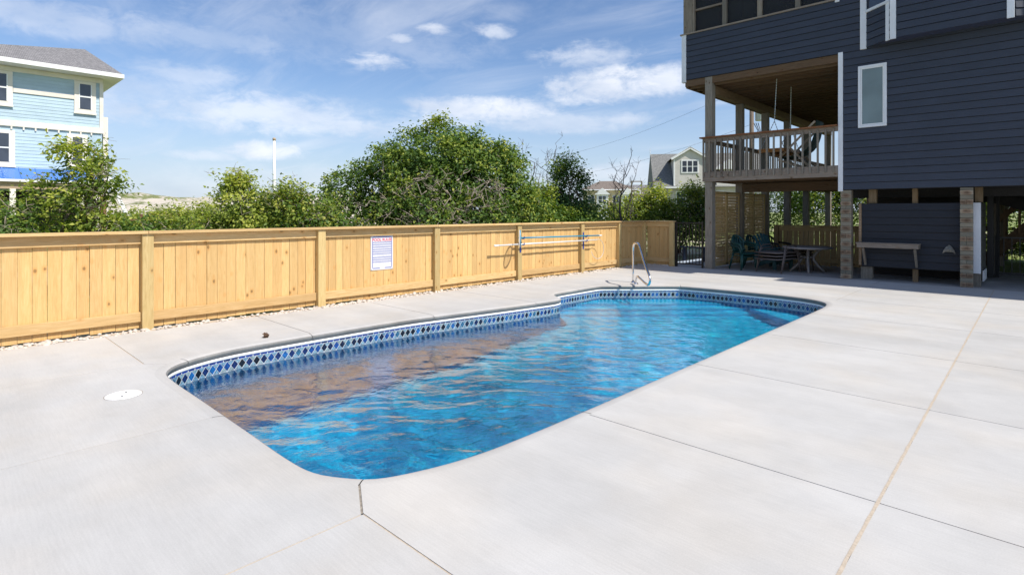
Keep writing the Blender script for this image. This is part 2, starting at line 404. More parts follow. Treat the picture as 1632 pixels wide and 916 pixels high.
def water():
    m, n = new_mat('pool_water')
    v = n.a('ShaderNodeNewGeometry').outputs['Position']
    r1 = n.noise(n.scale(v, (1, 1.15, 1), rot=(0, 0, R(18))), 4.2, 3, .5, .6)
    r2 = n.noise(n.scale(v, (1.9, 1, 1), rot=(0, 0, R(-32))), 15.0, 3, .55, .3)
    h = n.math('ADD', r1, n.math('MULTIPLY', r2, .30))
    nr = n.bump(h, .55, .015)
    lw = n.a('ShaderNodeLayerWeight'); lw.inputs[0].default_value = .5; n.l(nr, lw.inputs['Normal'])
    fr = n.math('MINIMUM', n.math('ADD', n.math('MULTIPLY', n.math('POWER', lw.outputs['Facing'], 6.3), 3.5), .008), .44)
    gl = n.a('ShaderNodeBsdfGlossy'); gl.inputs['Roughness'].default_value = .0; gl.inputs[0].default_value = (1, 1, 1, 1); n.l(nr, gl.inputs['Normal'])
    rf = n.a('ShaderNodeBsdfRefraction'); rf.inputs['IOR'].default_value = 1.33; rf.inputs['Roughness'].default_value = 0; n.l(nr, rf.inputs['Normal'])
    rf.inputs[0].default_value = (.93, .99, 1, 1)
    m2 = n.a('ShaderNodeMixShader'); n.l(fr, m2.inputs[0]); n.l(rf.outputs[0], m2.inputs[1]); n.l(gl.outputs[0], m2.inputs[2])
    n.out(m2.outputs[0])
    return m
M['water'] = water()
M['sign_white'] = plain('sign_face', (.62, .62, .64), .4, var=.01)
M['sign_blue'] = plain('sign_blue_print', (.06, .09, .38), .5, var=.02)
M['sign_rule'] = plain('sign_rule_print', (.12, .15, .42), .5, var=.02)
M['sign_red'] = plain('sign_red_print', (.62, .03, .08), .5, var=.02)
M['sign_faint'] = plain('sign_faint_print', (.46, .47, .52), .5, var=.02)

# ------------------------------------------------------------------ mesh helpers
class MB:
    def __init__(s): s.v = []; s.f = []; s.mi = []
    def add(s, vs, fs, mi=0):
        o = len(s.v); s.v += [tuple(x) for x in vs]; s.f += [tuple(i + o for i in f) for f in fs]; s.mi += [mi] * len(fs); return s
    def box(s, x0, x1, y0, y1, z0, z1, mi=0, M4=None):
        vs = [(x0, y0, z0), (x1, y0, z0), (x1, y1, z0), (x0, y1, z0), (x0, y0, z1), (x1, y0, z1), (x1, y1, z1), (x0, y1, z1)]
        if M4 is not None: vs = [M4 @ Vector(p) for p in vs]
        return s.add(vs, [(0, 3, 2, 1), (4, 5, 6, 7), (0, 1, 5, 4), (1, 2, 6, 5), (2, 3, 7, 6), (3, 0, 4, 7)], mi)
    def beam(s, p, q, w, h, mi=0, up=(0, 0, 1)):
        """bar from p to q, w wide across, h high"""
        p, q = Vector(p), Vector(q); d = (q - p); L = d.length; d.normalize()
        u = Vector(up); side = d.cross(u)
        if side.length < 1e-4: side = d.cross(Vector((0, 1, 0)))
        side.normalize(); u = side.cross(d).normalized()
        vs = []
        for t in (p, q):
            for a, b in ((-1, -1), (1, -1), (1, 1), (-1, 1)): vs.append(t + side * (a * w / 2) + u * (b * h / 2))
        return s.add(vs, [(0, 1, 2, 3), (7, 6, 5, 4), (0, 4, 5, 1), (1, 5, 6, 2), (2, 6, 7, 3), (3, 7, 4, 0)], mi)
    def tube(s, pts, r, n=8, mi=0, cap=True):
        pts = [Vector(p) for p in pts]; rs = r if isinstance(r, (list, tuple)) else [r] * len(pts)
        o = len(s.v); ref = None
        for i, p in enumerate(pts):
            t = (pts[min(i + 1, len(pts) - 1)] - pts[max(i - 1, 0)])
            t = t.normalized() if t.length > 1e-9 else Vector((0, 0, 1))
            if ref is None: ref = t.orthogonal().normalized()
            ref = (ref - t * ref.dot(t)); ref = ref.normalized() if ref.length > 1e-6 else t.orthogonal().normalized()
            b = t.cross(ref)
            for k in range(n):
                a = 2 * math.pi * k / n
                s.v.append(tuple(p + (ref * math.cos(a) + b * math.sin(a)) * rs[i]))
        nf = 0
        for i in range(len(pts) - 1):
            for k in range(n):
                a = o + i * n + k; b2 = o + i * n + (k + 1) % n
                s.f.append((a, b2, b2 + n, a + n)); nf += 1
        if cap:
            s.f.append(tuple(o + k for k in range(n))[::-1]); s.f.append(tuple(o + (len(pts) - 1) * n + k for k in range(n))); nf += 2
        s.mi += [mi] * nf
        return s
    def lathe(s, prof, n=24, c=(0, 0, 0), mi=0):
        o = len(s.v)
        for r, z in prof:
            for k in range(n):
                a = 2 * math.pi * k / n; s.v.append((c[0] + r * math.cos(a), c[1] + r * math.sin(a), c[2] + z))
        for i in range(len(prof) - 1):
            for k in range(n):
                a = o + i * n + k; b = o + i * n + (k + 1) % n
                s.f.append((a, b, b + n, a + n)); s.mi.append(mi)
        return s
    def prism(s, poly, d, mi=0):
        """closed polygon (3D points) pushed along vector d"""
        n = len(poly); d = Vector(d); a = [Vector(p) for p in poly]
        vs = a + [p + d for p in a]
        fs = [tuple(range(n))[::-1], tuple(range(n, 2 * n))] + [(i, (i + 1) % n, (i + 1) % n + n, i + n) for i in range(n)]
        return s.add(vs, fs, mi)
    def mesh(s, name, mats, org=(0, 0, 0), smooth=False):
        me = bpy.data.meshes.new(name)
        ox, oy, oz = org
        me.from_pydata([(x - ox, y - oy, z - oz) for x, y, z in s.v], [], s.f)
        for m in (mats if isinstance(mats, (list, tuple)) else [mats]): me.materials.append(M[m])
        if any(s.mi): me.polygons.foreach_set('material_index', s.mi)
        if smooth: me.polygons.foreach_set('use_smooth', [True] * len(me.polygons))
        return me
WORLD = {}
def wloc(o):
    return WORLD.get(o.name, Vector(o.location)) if o is not None else Vector((0, 0, 0))
def link(name, me, parent=None, loc=(0, 0, 0)):
    """loc is in world space when the parents are unrotated"""
    o = bpy.data.objects.new(name, me); COL.objects.link(o)
    loc = Vector(loc)
    if parent is not None:
        o.parent = parent; o.location = loc - wloc(parent)
    else: o.location = loc
    WORLD[o.name] = loc
    return o
def part(name, mb, mats, parent, org=None, smooth=False, bevel=0., label=None):
    """one mesh object under parent; mb is in world space, origin put at org or the parent's place"""
    org = Vector(org) if org is not None else (wloc(parent) if parent is not None else Vector((0, 0, 0)))
    me = mb.mesh(name, mats, org, smooth)
    o = link(name, me, parent, org)
    if bevel:
        b = o.modifiers.new('bevel', 'BEVEL'); b.width = bevel; b.segments = 2; b.limit_method = 'ANGLE'
    if label: o['label'] = label
    return o
def tag(o, label=None, cat=None, group=None, kind=None):
    if label: o['label'] = label
    if cat: o['category'] = cat
    if group: o['group'] = group
    if kind: o['kind'] = kind
    return o
def thing(name, label, cat, loc=(0, 0, 0), group=None, rz=0.):
    o = bpy.data.objects.new(name, None); COL.objects.link(o); o.location = loc; o.rotation_euler = (0, 0, rz)
    o.empty_display_size = .1; WORLD[o.name] = Vector(loc)
    return tag(o, label, cat, group)
def kids(o): return [c for c in bpy.data.objects if c.parent == o]
def dup(o, loc, label, rz=None):
    r = o.copy(); COL.objects.link(r); r.location = loc
    if rz is not None: r.rotation_euler = (0, 0, rz)
    r['label'] = label
    for ch in kids(o):
        c = ch.copy(); COL.objects.link(c); c.parent = r
        for g in kids(ch):
            d = g.copy(); COL.objects.link(d); d.parent = c
    return r
FW = Vector((-math.sin(YAW), math.cos(YAW))); RT = Vector((math.cos(YAW), math.sin(YAW)))
def spot(l, d, z=0.):
    """a place surveyed from the tripod: l metres to the right, d metres ahead"""
    p = FW * d + RT * l
    return Vector((p.x, p.y, z))
rng = random.Random(7)

# ------------------------------------------------------------------ pool outline (wall line), clockwise from the near left corner
OUT0 = [(-6.10, 1.635), (-6.40, 1.67), (-6.64, 1.82), (-6.80, 2.06), (-6.90, 2.36), (-6.94, 2.7), (-6.945, 3.3), (-6.94, 3.9), (-6.93, 4.5),
        (-6.89, 5.1), (-6.78, 5.8), (-6.68, 6.4), (-6.59, 6.95), (-6.52, 7.45), (-6.475, 7.8), (-6.475, 8.0), (-6.54, 8.16), (-6.70, 8.28),
        (-6.87, 8.38), (-6.98, 8.50), (-7.03, 8.68), (-7.035, 9.4), (-7.03, 10.05), (-6.995, 10.17), (-6.4, 10.76), (-5.88, 11.28), (-5.76, 11.37), (-5.5, 11.41),
        (-4.9, 11.455), (-3.9, 11.47), (-3.5, 11.44), (-3.22, 11.37), (-2.98, 11.22), (-2.82, 11.0), (-2.745, 10.72), (-2.72, 10.35), (-2.715, 9.0),
        (-2.715, 7.0), (-2.715, 5.0), (-2.715, 3.4), (-2.73, 2.75), (-2.765, 2.42), (-2.84, 2.12), (-2.95, 1.89), (-3.09, 1.755), (-3.28, 1.665), (-3.55, 1.635), (-4.2, 1.635), (-5.2, 1.635)]
OUT0 = [(x + (.022 if x > -3.0 else 0), y - (.018 if y < 2.0 else 0)) for x, y in OUT0]
def smooth_loop(pts, step=.06):
    n = len(pts); out = []
    P_ = [Vector(p) for p in pts]
    for i in range(n):
        p0, p1, p2, p3 = P_[i - 1], P_[i], P_[(i + 1) % n], P_[(i + 2) % n]
        k = max(1, int((p2 - p1).length / step))
        for j in range(k):
            t = j / k
            d1 = (p2 - p1).length
            m1 = (p2 - p0) * (d1 / max((p2 - p0).length, 1e-6)); m2 = (p3 - p1) * (d1 / max((p3 - p1).length, 1e-6))
            h = ((2 * t**3 - 3 * t**2 + 1) * p1 + (t**3 - 2 * t**2 + t) * m1 + (-2 * t**3 + 3 * t**2) * p2 + (t**3 - t**2) * m2)
            out.append(h)
    return out
OUT = smooth_loop(OUT0)
NO = len(OUT)
NRM = []
for i in range(NO):
    t = (OUT[(i + 1) % NO] - OUT[i - 1]).normalized()
    NRM.append(Vector((-t.y, t.x)))            # clockwise loop: this points out of the pool
def off(d): return [OUT[i] + NRM[i] * d for i in range(NO)]
def inside(p, poly):
    x, y = p; c = False; n = len(poly); j = n - 1
    for i in range(n):
        xi, yi = poly[i]; xj, yj = poly[j]
        if (yi > y) != (yj > y) and x < (xj - xi) * (y - yi) / (yj - yi) + xi: c = not c
        j = i
    return c

# ------------------------------------------------------------------ ground
g = MB()
x0, x1, y0, y1 = -8.9, 11.0, -9.0, 19.9
B = 2500
for a, b, c, d in ((-B, x0, -B, B), (x1, B, -B, B), (x0, x1, -B, y0), (x0, x1, y1, B)):
    g.add([(a, c, -.06), (b, c, -.06), (b, d, -.06), (a, d, -.06)], [(0, 1, 2, 3)])
tag(part('ground', g, 'ground', None), 'sandy ground with low scrub around the pool yard', 'ground', kind='structure')

# ------------------------------------------------------------------ pool deck: slabs, joints, coping
deck = thing('pool_deck', 'pale grey broomed concrete pool deck cut by straight joints', 'deck'); deck['kind'] = 'structure'
DX0, DX1, DY0, DY1 = -8.73, 9.0, -7.0, 15.18
J = []   # joints: p, q, width, filler
def joint(p, q, wd=.011, fill='joint_dark'): J.append((Vector(p), Vector(q), wd, fill))
joint((-.587, DY0), (-.753, DY1), .0145, 'joint_sand')
def jx(y): return -.587 - .00748 * (y + 7)
ys = [1.60, 3.62, 5.60, 7.63, 9.68, 11.62, 13.55]
for y in ys: joint((jx(y) + .012, y), (DX1, y + (0 if y < 11 else .2)), .008, 'joint_sand' if y < 4 else 'joint_dark')
joint((-2.62, 1.60), (jx(1.6) - .011, 1.60), .011, 'joint_sand')
for y in ys[1:5]: joint((-2.612, y), (jx(y) - .012, y), .008, 'joint_dark')
joint((-2.75, 11.60), (jx(11.6) - .012, 11.60), .010)
joint((-2.75, 13.55), (jx(13.5) - .012, 13.55), .010)
_i = min(range(NO), key=lambda i: (OUT[i] - Vector((-2.985, 1.84))).length); joint(OUT[_i] + NRM[_i] * .088, (-2.63, 1.60), .013, 'joint_dark')
joint((-2.62, 1.59), (-2.62, DY0), .012, 'joint_sand')
joint((-4.70, 1.56), (-4.70, DY0), .007, 'joint_dark')
joint((-6.88, 1.58), (-6.88, DY0), .007, 'joint_dark')
joint((DX0, 1.58), (-6.885, 1.58), .014, 'joint_sand')
joint((-6.875, 1.585), (-6.70, 1.76), .006)
for y, xe in ((3.50, -7.03), (5.44, -6.93), (7.45, -6.62), (9.42, -7.13)): joint((DX0, y), (xe, y), .011)
joint((-2.75, 11.44), (-2.75, DY1), .011)
joint((-5.74, 11.50), (-5.74, DY1), .008)
joint((DX0, 13.55), (-5.745, 13.55), .008)
joint((2.0, DY0), (2.0, DY1), .012, 'joint_sand')
joint((5.0, DY0), (5.0, DY1), .012, 'joint_sand')
cv, ce = [], []
def ring(pts):
    o = len(cv); cv.extend([Vector((p[0], p[1])) for p in pts]); n = len(pts)
    ce.extend([(o + i, o + (i + 1) % n) for i in range(n)])
HOLE = off(.085)
ring([(DX0, DY0), (DX1, DY0), (DX1, DY1), (DX0, DY1)])
ring(HOLE)
jr = []
for p, q, wd, fill in J:
    t = (q - p).normalized(); s_ = Vector((-t.y, t.x)) * wd / 2
    # carry the joint a touch past its ends so that it meets the next one
    r4 = [p - t * .012 + s_, q + t * .012 + s_, q + t * .012 - s_, p - t * .012 - s_]
    jr.append(r4); ring(r4)
V2, E2, F2, OV, OE, OF = delaunay_2d_cdt(cv, ce, [], 0, 1e-5)
cons = set(tuple(sorted(e)) for e, o in zip(E2, OE) if len(o))
tris = []
for f in F2:
    c = sum((V2[i] for i in f), Vector((0, 0))) / len(f)
    if not (DX0 < c.x < DX1 and DY0 < c.y < DY1) or inside(c, HOLE): continue
    if any(inside(c, r4) for r4 in jr): continue
    tris.append(tuple(f))
em = {}
for k, f in enumerate(tris):
    for i in range(len(f)):
        e = tuple(sorted((f[i], f[(i + 1) % len(f)])))
        if e not in cons: em.setdefault(e, []).append(k)
adj = {}
for ks in em.values():
    if len(ks) == 2: adj.setdefault(ks[0], []).append(ks[1]); adj.setdefault(ks[1], []).append(ks[0])
seen = set(); TH = .11
for k in range(len(tris)):
    if k in seen: continue
    comp = [k]; seen.add(k)
    for a in comp:
        for b in adj.get(a, []):
            if b not in seen: seen.add(b); comp.append(b)
    ids = {}; mb = MB()
    for a in comp:
        for i in tris[a]: ids.setdefault(i, len(ids))
    order = list(ids)
    n = len(order)
    edges = {}
    fs = []
    for a in comp:
        f = [ids[i] for i in tris[a]]
        ar = sum(V2[order[f[i]]].x * V2[order[f[(i + 1) % len(f)]]].y - V2[order[f[(i + 1) % len(f)]]].x * V2[order[f[i]]].y for i in range(len(f)))
        if ar < 0: f = f[::-1]
        fs.append(tuple(f))
        for i in range(len(f)):
            e = (f[i], f[(i + 1) % len(f)])
            if (e[1], e[0]) in edges: del edges[(e[1], e[0])]
            else: edges[e] = 1
    if sum(abs((V2[order[f[1]]] - V2[order[f[0]]]).cross(V2[order[f[2]]] - V2[order[f[0]]])) for f in fs) / 2 < .004: continue
    vs = [(V2[i].x, V2[i].y, 0) for i in order] + [(V2[i].x, V2[i].y, -TH) for i in order]
    for a, b in edges: fs.append((b, a, a + n, b + n))
    mb.add(vs, fs)
    cx = sum(v[0] for v in vs[:n]) / n; cy = sum(v[1] for v in vs[:n]) / n
    part('slab', mb, 'concrete', deck, org=(cx, cy, 0))
# joint fillers a few mm below the slabs; the wide sand joints have ragged edges
for p, q, wd, fill in J:
    t = (q - p).normalized(); L = (q - p).length; s_ = Vector((-t.y, t.x)); mb = MB(); k = max(2, int(L / .05)); vs = []
    ragged = fill == 'joint_sand'
    for i in range(k + 1):
        c = p + t * (L * i / k)
        w1 = wd / 2 + (.004 * (noise.noise((c.x * 9, c.y * 9, 1)) + .25) if ragged else .004)
        w2 = wd / 2 + (.004 * (noise.noise((c.x * 9, c.y * 9, 5)) + .25) if ragged else .004)
        z = .0015 if ragged and wd > .014 else -.004
        if wd > .014 and not ragged: z = -.02
        a = c + s_ * w1; b = c - s_ * w2
        vs += [(a.x, a.y, z), (b.x, b.y, z)]
    mb.add(vs, [(2 * i, 2 * i + 1, 2 * i + 3, 2 * i + 2) for i in range(k)])
    part('joint', mb, fill, deck)
# rounded coping, split where the joints run out over the edge
COP_J = [(-6.945, 3.5), (-6.87, 5.44), (-6.52, 7.45), (-7.035, 9.42), (-6.75, 1.97), (-4.70, 1.635), (-2.985, 1.84), (-2.715, 3.62), (-2.715, 5.60), (-2.715, 7.63), (-2.715, 9.68), (-5.76, 11.37), (-2.86, 11.07)]
prof = [(.0853, 0), (.06, -.0006), (.03, -.0035), (.006, -.009), (-.010, -.0155), (-.020, -.023), (-.025, -.031), (-.0245, -.038), (-.019, -.052), (-.011, -.067), (-.003, -.080), (.004, -.089)]
cuts = sorted(min(range(NO), key=lambda i: (OUT[i] - Vector(p)).length) for p in COP_J)
for a, b in zip(cuts, cuts[1:] + [cuts[0] + NO]):
    mb = MB(); idx = [i % NO for i in range(a, b + 1)]; vs = []
    for m_, i in enumerate(idx):
        t = Vector((NRM[i].y, -NRM[i].x)); sh = .004 if m_ == 0 else (-.004 if m_ == len(idx) - 1 else 0)
        for d, z in prof:
            p = OUT[i] + NRM[i] * d + t * sh; vs.append((p.x, p.y, z))
    k = len(prof)
    mb.add(vs, [(m_ * k + j, m_ * k + j + 1, (m_ + 1) * k + j + 1, (m_ + 1) * k + j) for m_ in range(len(idx) - 1) for j in range(k - 1)])
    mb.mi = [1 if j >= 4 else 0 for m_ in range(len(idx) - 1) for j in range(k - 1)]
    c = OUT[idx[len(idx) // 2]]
    part('coping', mb, ('coping', 'coping_face'), deck, org=(c.x, c.y, 0), smooth=True)
# slab under the house
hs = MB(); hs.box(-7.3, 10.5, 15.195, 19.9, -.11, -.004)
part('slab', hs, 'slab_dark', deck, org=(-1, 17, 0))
wk = MB(); wk.box(-8.3, -7.315, 15.195, 19.6, -.11, -.012)
part('slab', wk, 'concrete', deck, org=(-7.8, 17, 0))

# ------------------------------------------------------------------ pool basin, bead, tiles, water
basin = thing('pool_basin', 'in-ground swimming pool lined in mottled blue vinyl', 'pool', (-4.8, 6.5, 0)); basin['kind'] = 'structure'
def strip(o1, z1, o2, z2):
    mb = MB(); a = off(o1); b = off(o2); vs = []
    for i in range(NO): vs += [(a[i].x, a[i].y, z1), (b[i].x, b[i].y, z2)]
    mb.add(vs, [(2 * i, 2 * ((i + 1) % NO), 2 * ((i + 1) % NO) + 1, 2 * i + 1) for i in range(NO)])
    return mb
WZ = -.262
part('grout_band', strip(.004, -.08, .004, WZ - .004), 'grout', basin)
mb = MB(); pr = [(.003, -.086), (-.006, -.089), (-.010, -.098), (-.010, -.108), (-.004, -.117), (.003, -.119)]
vs = []
for i in range(NO):
    for d, z in pr: p = OUT[i] + NRM[i] * d; vs.append((p.x, p.y, z))
mb.add(vs, [(i * 6 + j, ((i + 1) % NO) * 6 + j, ((i + 1) % NO) * 6 + j + 1, i * 6 + j + 1) for i in range(NO) for j in range(5)])
part('bead_track', mb, 'bead', basin, smooth=True)
def floor_z(x, y):
    deep = min(1, max(0, (8.6 - y) / 3.5)); deep = deep * deep * (3 - 2 * deep)
    return -1.15 - 1.15 * deep
mb = MB()
fl = off(-.12)
w_ = []
for i in range(NO):
    p, q = OUT[i], fl[i]
    w_ += [(p.x + NRM[i].x * .004, p.y + NRM[i].y * .004, WZ - .0035), (p.x, p.y, -.95), (q.x, q.y, floor_z(q.x, q.y))]
mb.add(w_, [(3 * i + j, 3 * ((i + 1) % NO) + j, 3 * ((i + 1) % NO) + j + 1, 3 * i + j + 1) for i in range(NO) for j in range(2)])
part('liner_wall', mb, 'wall_liner', basin, smooth=True)
pv = [Vector((p.x, p.y)) for p in fl]; nb = len(pv)
for yy in np.arange(1.9, 11.4, .35):
    for xx in np.arange(-6.9, -2.6, .7):
        if inside((xx, yy), off(-.2)): pv.append(Vector((xx, yy)))
v3, e3, f3, _, _, _ = delaunay_2d_cdt(pv, [(i, (i + 1) % nb) for i in range(nb)], [], 1, 1e-6)
mb = MB(); mb.add([(p.x, p.y, floor_z(p.x, p.y)) for p in v3], [tuple(f) for f in f3])
part('liner_floor', mb, 'liner', basin, smooth=True)
# entry steps across the far left corner and a seat in the far right corner
def clip_poly(poly, nrm, dist):
    out = []
    for i in range(len(poly)):
        a, b = poly[i - 1], poly[i]; da = a.dot(nrm) - dist; db = b.dot(nrm) - dist
        if (da >= 0) != (db >= 0): out.append(a + (b - a) * (da / (da - db)))
        if db >= 0: out.append(b)
    return out
base_poly = off(-.01)
for k, (nx, ny, dd, z) in enumerate(((-.70, .714, 11.55, -.50), (-.70, .714, 11.22, -.74), (-.70, .714, 10.89, -.98), (.66, .75, 5.75, -.62))):
    pl = clip_poly(base_poly, Vector((nx, ny)), dd)
    if len(pl) < 3: continue
    mb = MB(); mb.prism([(p.x, p.y, z) for p in pl][::-1], (0, 0, -.9))
    part('step' if k < 3 else 'seat', mb, 'liner', basin)
# printed waterline tiles: small bars over a row of diamonds, thousands of faces in one piece
tv, tf, tcx = [], [], []
cum_l = [0.]
for i in range(NO): cum_l.append(cum_l[-1] + (OUT[(i + 1) % NO] - OUT[i]).length)
LEN = cum_l[-1]
def on_wall(s):
    s %= LEN
    lo, hi = 0, NO
    while hi - lo > 1:
        m_ = (lo + hi) // 2
        if cum_l[m_] <= s: lo = m_
        else: hi = m_
    t = (s - cum_l[lo]) / max(cum_l[lo + 1] - cum_l[lo], 1e-9)
    j = (lo + 1) % NO
    return OUT[lo].lerp(OUT[j], t), NRM[lo].lerp(NRM[j], t).normalized()
def tq(pts, col):
    o = len(tv)
    for s_, z in pts:
        p, n_ = on_wall(s_); p = p + n_ * .0005; tv.append((p.x, p.y, z)); tcx.append((*col, 1))
    tf.append(tuple(range(o, o + len(pts))))
NT = int(LEN / .088); pt = LEN / NT
DIA = [(.005, .007, .013), (.006, .012, .035), (.007, .02, .09), (.008, .05, .20), (.010, .09, .27), (.025, .10, .18), (.006, .015, .06)]
TRI = [(.14, .24, .32), (.17, .27, .33), (.15, .25, .31), (.20, .27, .29), (.12, .22, .31)]
g_ = .010
last_t = [TRI[0], TRI[1]]
for k in range(NT):
    a = k * pt; b = a + pt; c = (a + b) / 2
    tq([(a + g_ / 2, -.122), (b - g_ / 2, -.122), (b - g_ / 2, -.139), (a + g_ / 2, -.139)], rng.choice([(.006, .025, .20), (.007, .03, .24), (.008, .016, .10), (.009, .035, .26)]))
    zt, zb = -.144, -.257; zc = (zt + zb) / 2; hw = pt / 2; gg = .0030
    tq([(a + gg, zc), (c, zt + .0 - gg), (b - gg, zc), (c, zb + gg)], rng.choice(DIA))
    tc_ = rng.choice(TRI); tq([(a, zt), (c - gg * 1.3, zt), (a, zc + gg * 1.5)], last_t[0]); tq([(c + gg * 1.3, zt), (b, zt), (b, zc + gg * 1.5)], tc_)
    tq([(a, zb), (c - gg * 1.3, zb), (a, zc - gg * 1.5)][::-1], last_t[1]); last_t = [tc_, rng.choice(TRI)]; tq([(c + gg * 1.3, zb), (b, zb), (b, zc - gg * 1.5)][::-1], last_t[1])
me = bpy.data.meshes.new('waterline_tiles'); me.from_pydata([(x + 4.8, y - 6.5, z) for x, y, z in tv], [], tf); me.materials.append(M['tile'])
ca = me.attributes.new('glaze', 'FLOAT_COLOR', 'POINT'); ca.data.foreach_set('color', np.array(tcx, dtype=np.float32).ravel())
o = link('waterline_tiles', me, basin, (-4.8, 6.5, 0)); o['kind'] = 'stuff'
# water sheet with real ripples
STEP = .021
xs = np.arange(-7.2, -2.5, STEP); ysg = np.arange(1.45, 11.65, STEP)
X, Y = np.meshgrid(xs, ysg)
Zw = np.zeros_like(X)
rs = np.random.RandomState(4)
wx = X + .10 * np.sin(1.7 * Y + .6) + .06 * np.sin(4.1 * Y + 2.2 * X); wy = Y + .12 * np.sin(1.3 * X + 2.0) + .05 * np.sin(3.7 * X - 1.9 * Y)
for k in range(76):
    lam = math.exp(rs.uniform(math.log(.075), math.log(.50))); ang = rs.normal(R(125), .70); ph = rs.uniform(0, 6.28)
    am = .0125 * lam / 6.283 * (1.0 if lam > .2 else .85)          # about equal slope per band
    kx, ky = math.cos(ang) * 6.283 / lam, math.sin(ang) * 6.283 / lam
    env = .55 + .45 * np.sin(X * rs.uniform(.5, 1.9) + Y * rs.uniform(-1.6, 1.6) + rs.uniform(0, 6))
    Zw += am * env * np.sin(kx * wx + ky * wy + ph)
Zw *= np.clip(.34 + .80 * (X + 6.75) / 2.6, .34, 1.0) * np.clip(.55 + .5 * (11.6 - Y) / 4, .55, 1.0)      # calmer in the lee of the far walls
rows, cols = X.shape
idx = np.arange(rows * cols).reshape(rows, cols)
keep = off(.05)
ins = np.zeros(X.shape, bool)
for i in range(NO):
    (xi, yi), (xj, yj) = keep[i], keep[i - 1]
    if yi != yj: ins ^= ((yi > Y) != (yj > Y)) & (X < (xj - xi) * (Y - yi) / (yj - yi) + xi)
fsw = [(int(idx[r, c]), int(idx[r, c + 1]), int(idx[r + 1, c + 1]), int(idx[r + 1, c])) for r in range(rows - 1) for c in range(cols - 1) if ins[r, c] or ins[r, c + 1] or ins[r + 1, c] or ins[r + 1, c + 1]]
used = sorted(set(i for f in fsw for i in f)); re = {i: k for k, i in enumerate(used)}
vw = np.stack([X.ravel(), Y.ravel(), WZ + Zw.ravel()], 1)
me = bpy.data.meshes.new('water'); me.from_pydata([tuple(vw[i]) for i in used], [], [tuple(re[i] for i in f) for f in fsw]); me.materials.append(M['water'])
me.polygons.foreach_set('use_smooth', [True] * len(me.polygons))
tag(link('water', me), 'rippled bright blue water filling the swimming pool', 'water', kind='structure')
# let the sun reach the liner through the rippled surface
sd.cycles.is_caustics_light = True
bpy.data.objects['water'].cycles.is_caustics_caster = True
for o_ in basin.children:
    if o_.name.startswith(('liner', 'step', 'seat')): o_.cycles.is_caustics_receiver = True

# ------------------------------------------------------------------ things on the deck
lid = thing('skimmer_cover', 'round white plastic skimmer lid set in the concrete by the near left pool corner', 'lid', (-5.84, 1.19, 0))
mb = MB(); mb.lathe([(0, .006), (.10, .007), (.128, .006), (.136, .003), (.138, -.002)], 40, (-5.84, 1.19, 0)); part('cover', mb, 'white_plastic', lid, smooth=True)
for dx, dy in ((-.05, .03), (.05, -.02)):
    mb = MB(); mb.lathe([(0, .0085), (.009, .0085), (.011, .006)], 12, (-5.84 + dx, 1.19 + dy, 0)); part('finger_hole', mb, 'dark_inside', lid)
mb = MB(); mb.lathe([(.1385, .0015), (.143, .0015)], 40, (-5.84, 1.19, 0)); part('rim', mb, 'joint_dark', lid)
clod = MB()
rr = random.Random(3)
for k in range(9):
    a = rr.uniform(0, 6.28); x, y = -7.18 + .018 * math.cos(a), 2.99 + .018 * math.sin(a); z = rr.uniform(.01, .055)
    q = Matrix.Translation((x, y, z)) @ Matrix.Rotation(rr.uniform(0, 6), 4, 'Z') @ Matrix.Rotation(rr.uniform(-1, 1), 4, 'X')
    clod.add([q @ Vector(p) for p in ((-.03, 0, 0), (0, -.02, .012), (.035, 0, 0), (0, .02, .012), (0, 0, -.012))], [(0, 1, 3), (1, 2, 3), (0, 4, 1), (1, 4, 2), (2, 4, 3), (3, 4, 0)])
tag(part('dry_leaf', clod, 'leaf_brown', None, org=(-7.18, 2.99, 0)), 'small crumpled brown dry leaf lying on the concrete left of the pool', 'leaf')
# grab rail
b1 = Vector((-6.781, 11.103)); dr = Vector((.707, -.707))
rail = thing('handrail', 'polished steel grab rail bolted at the far corner of the pool', 'handrail', (b1.x, b1.y, 0))
path = [(0, .0), (0, .25), (0, .5), (0, .70), (.012, .79), (.05, .855), (.13, .895), (.25, .905), (.42, .91), (.52, .895), (.60, .84), (.75, .72), (.93, .575), (1.1, .46), (1.27, .365), (1.36, .315), (1.41, .265), (1.42, .215), (1.39, .165), (1.33, .125), (1.24, .105), (1.12, .11), (.95, .125), (.75, .15), (.55, .172), (.43, .183), (.34, .165), (.285, .115), (.262, .06), (.257, 0)]
pp = [(b1.x + dr.x * t, b1.y + dr.y * t, z) for t, z in path]
mb = MB(); mb.tube(pp, .024, 14); part('tube', mb, 'steel', rail, smooth=True)
for t in (0, .257):
    mb = MB(); mb.lathe([(.026, .03), (.034, .024), (.05, .010), (.058, .0)], 20, (b1.x + dr.x * t, b1.y + dr.y * t, .001)); part('base_flange', mb, 'steel', rail, smooth=True)

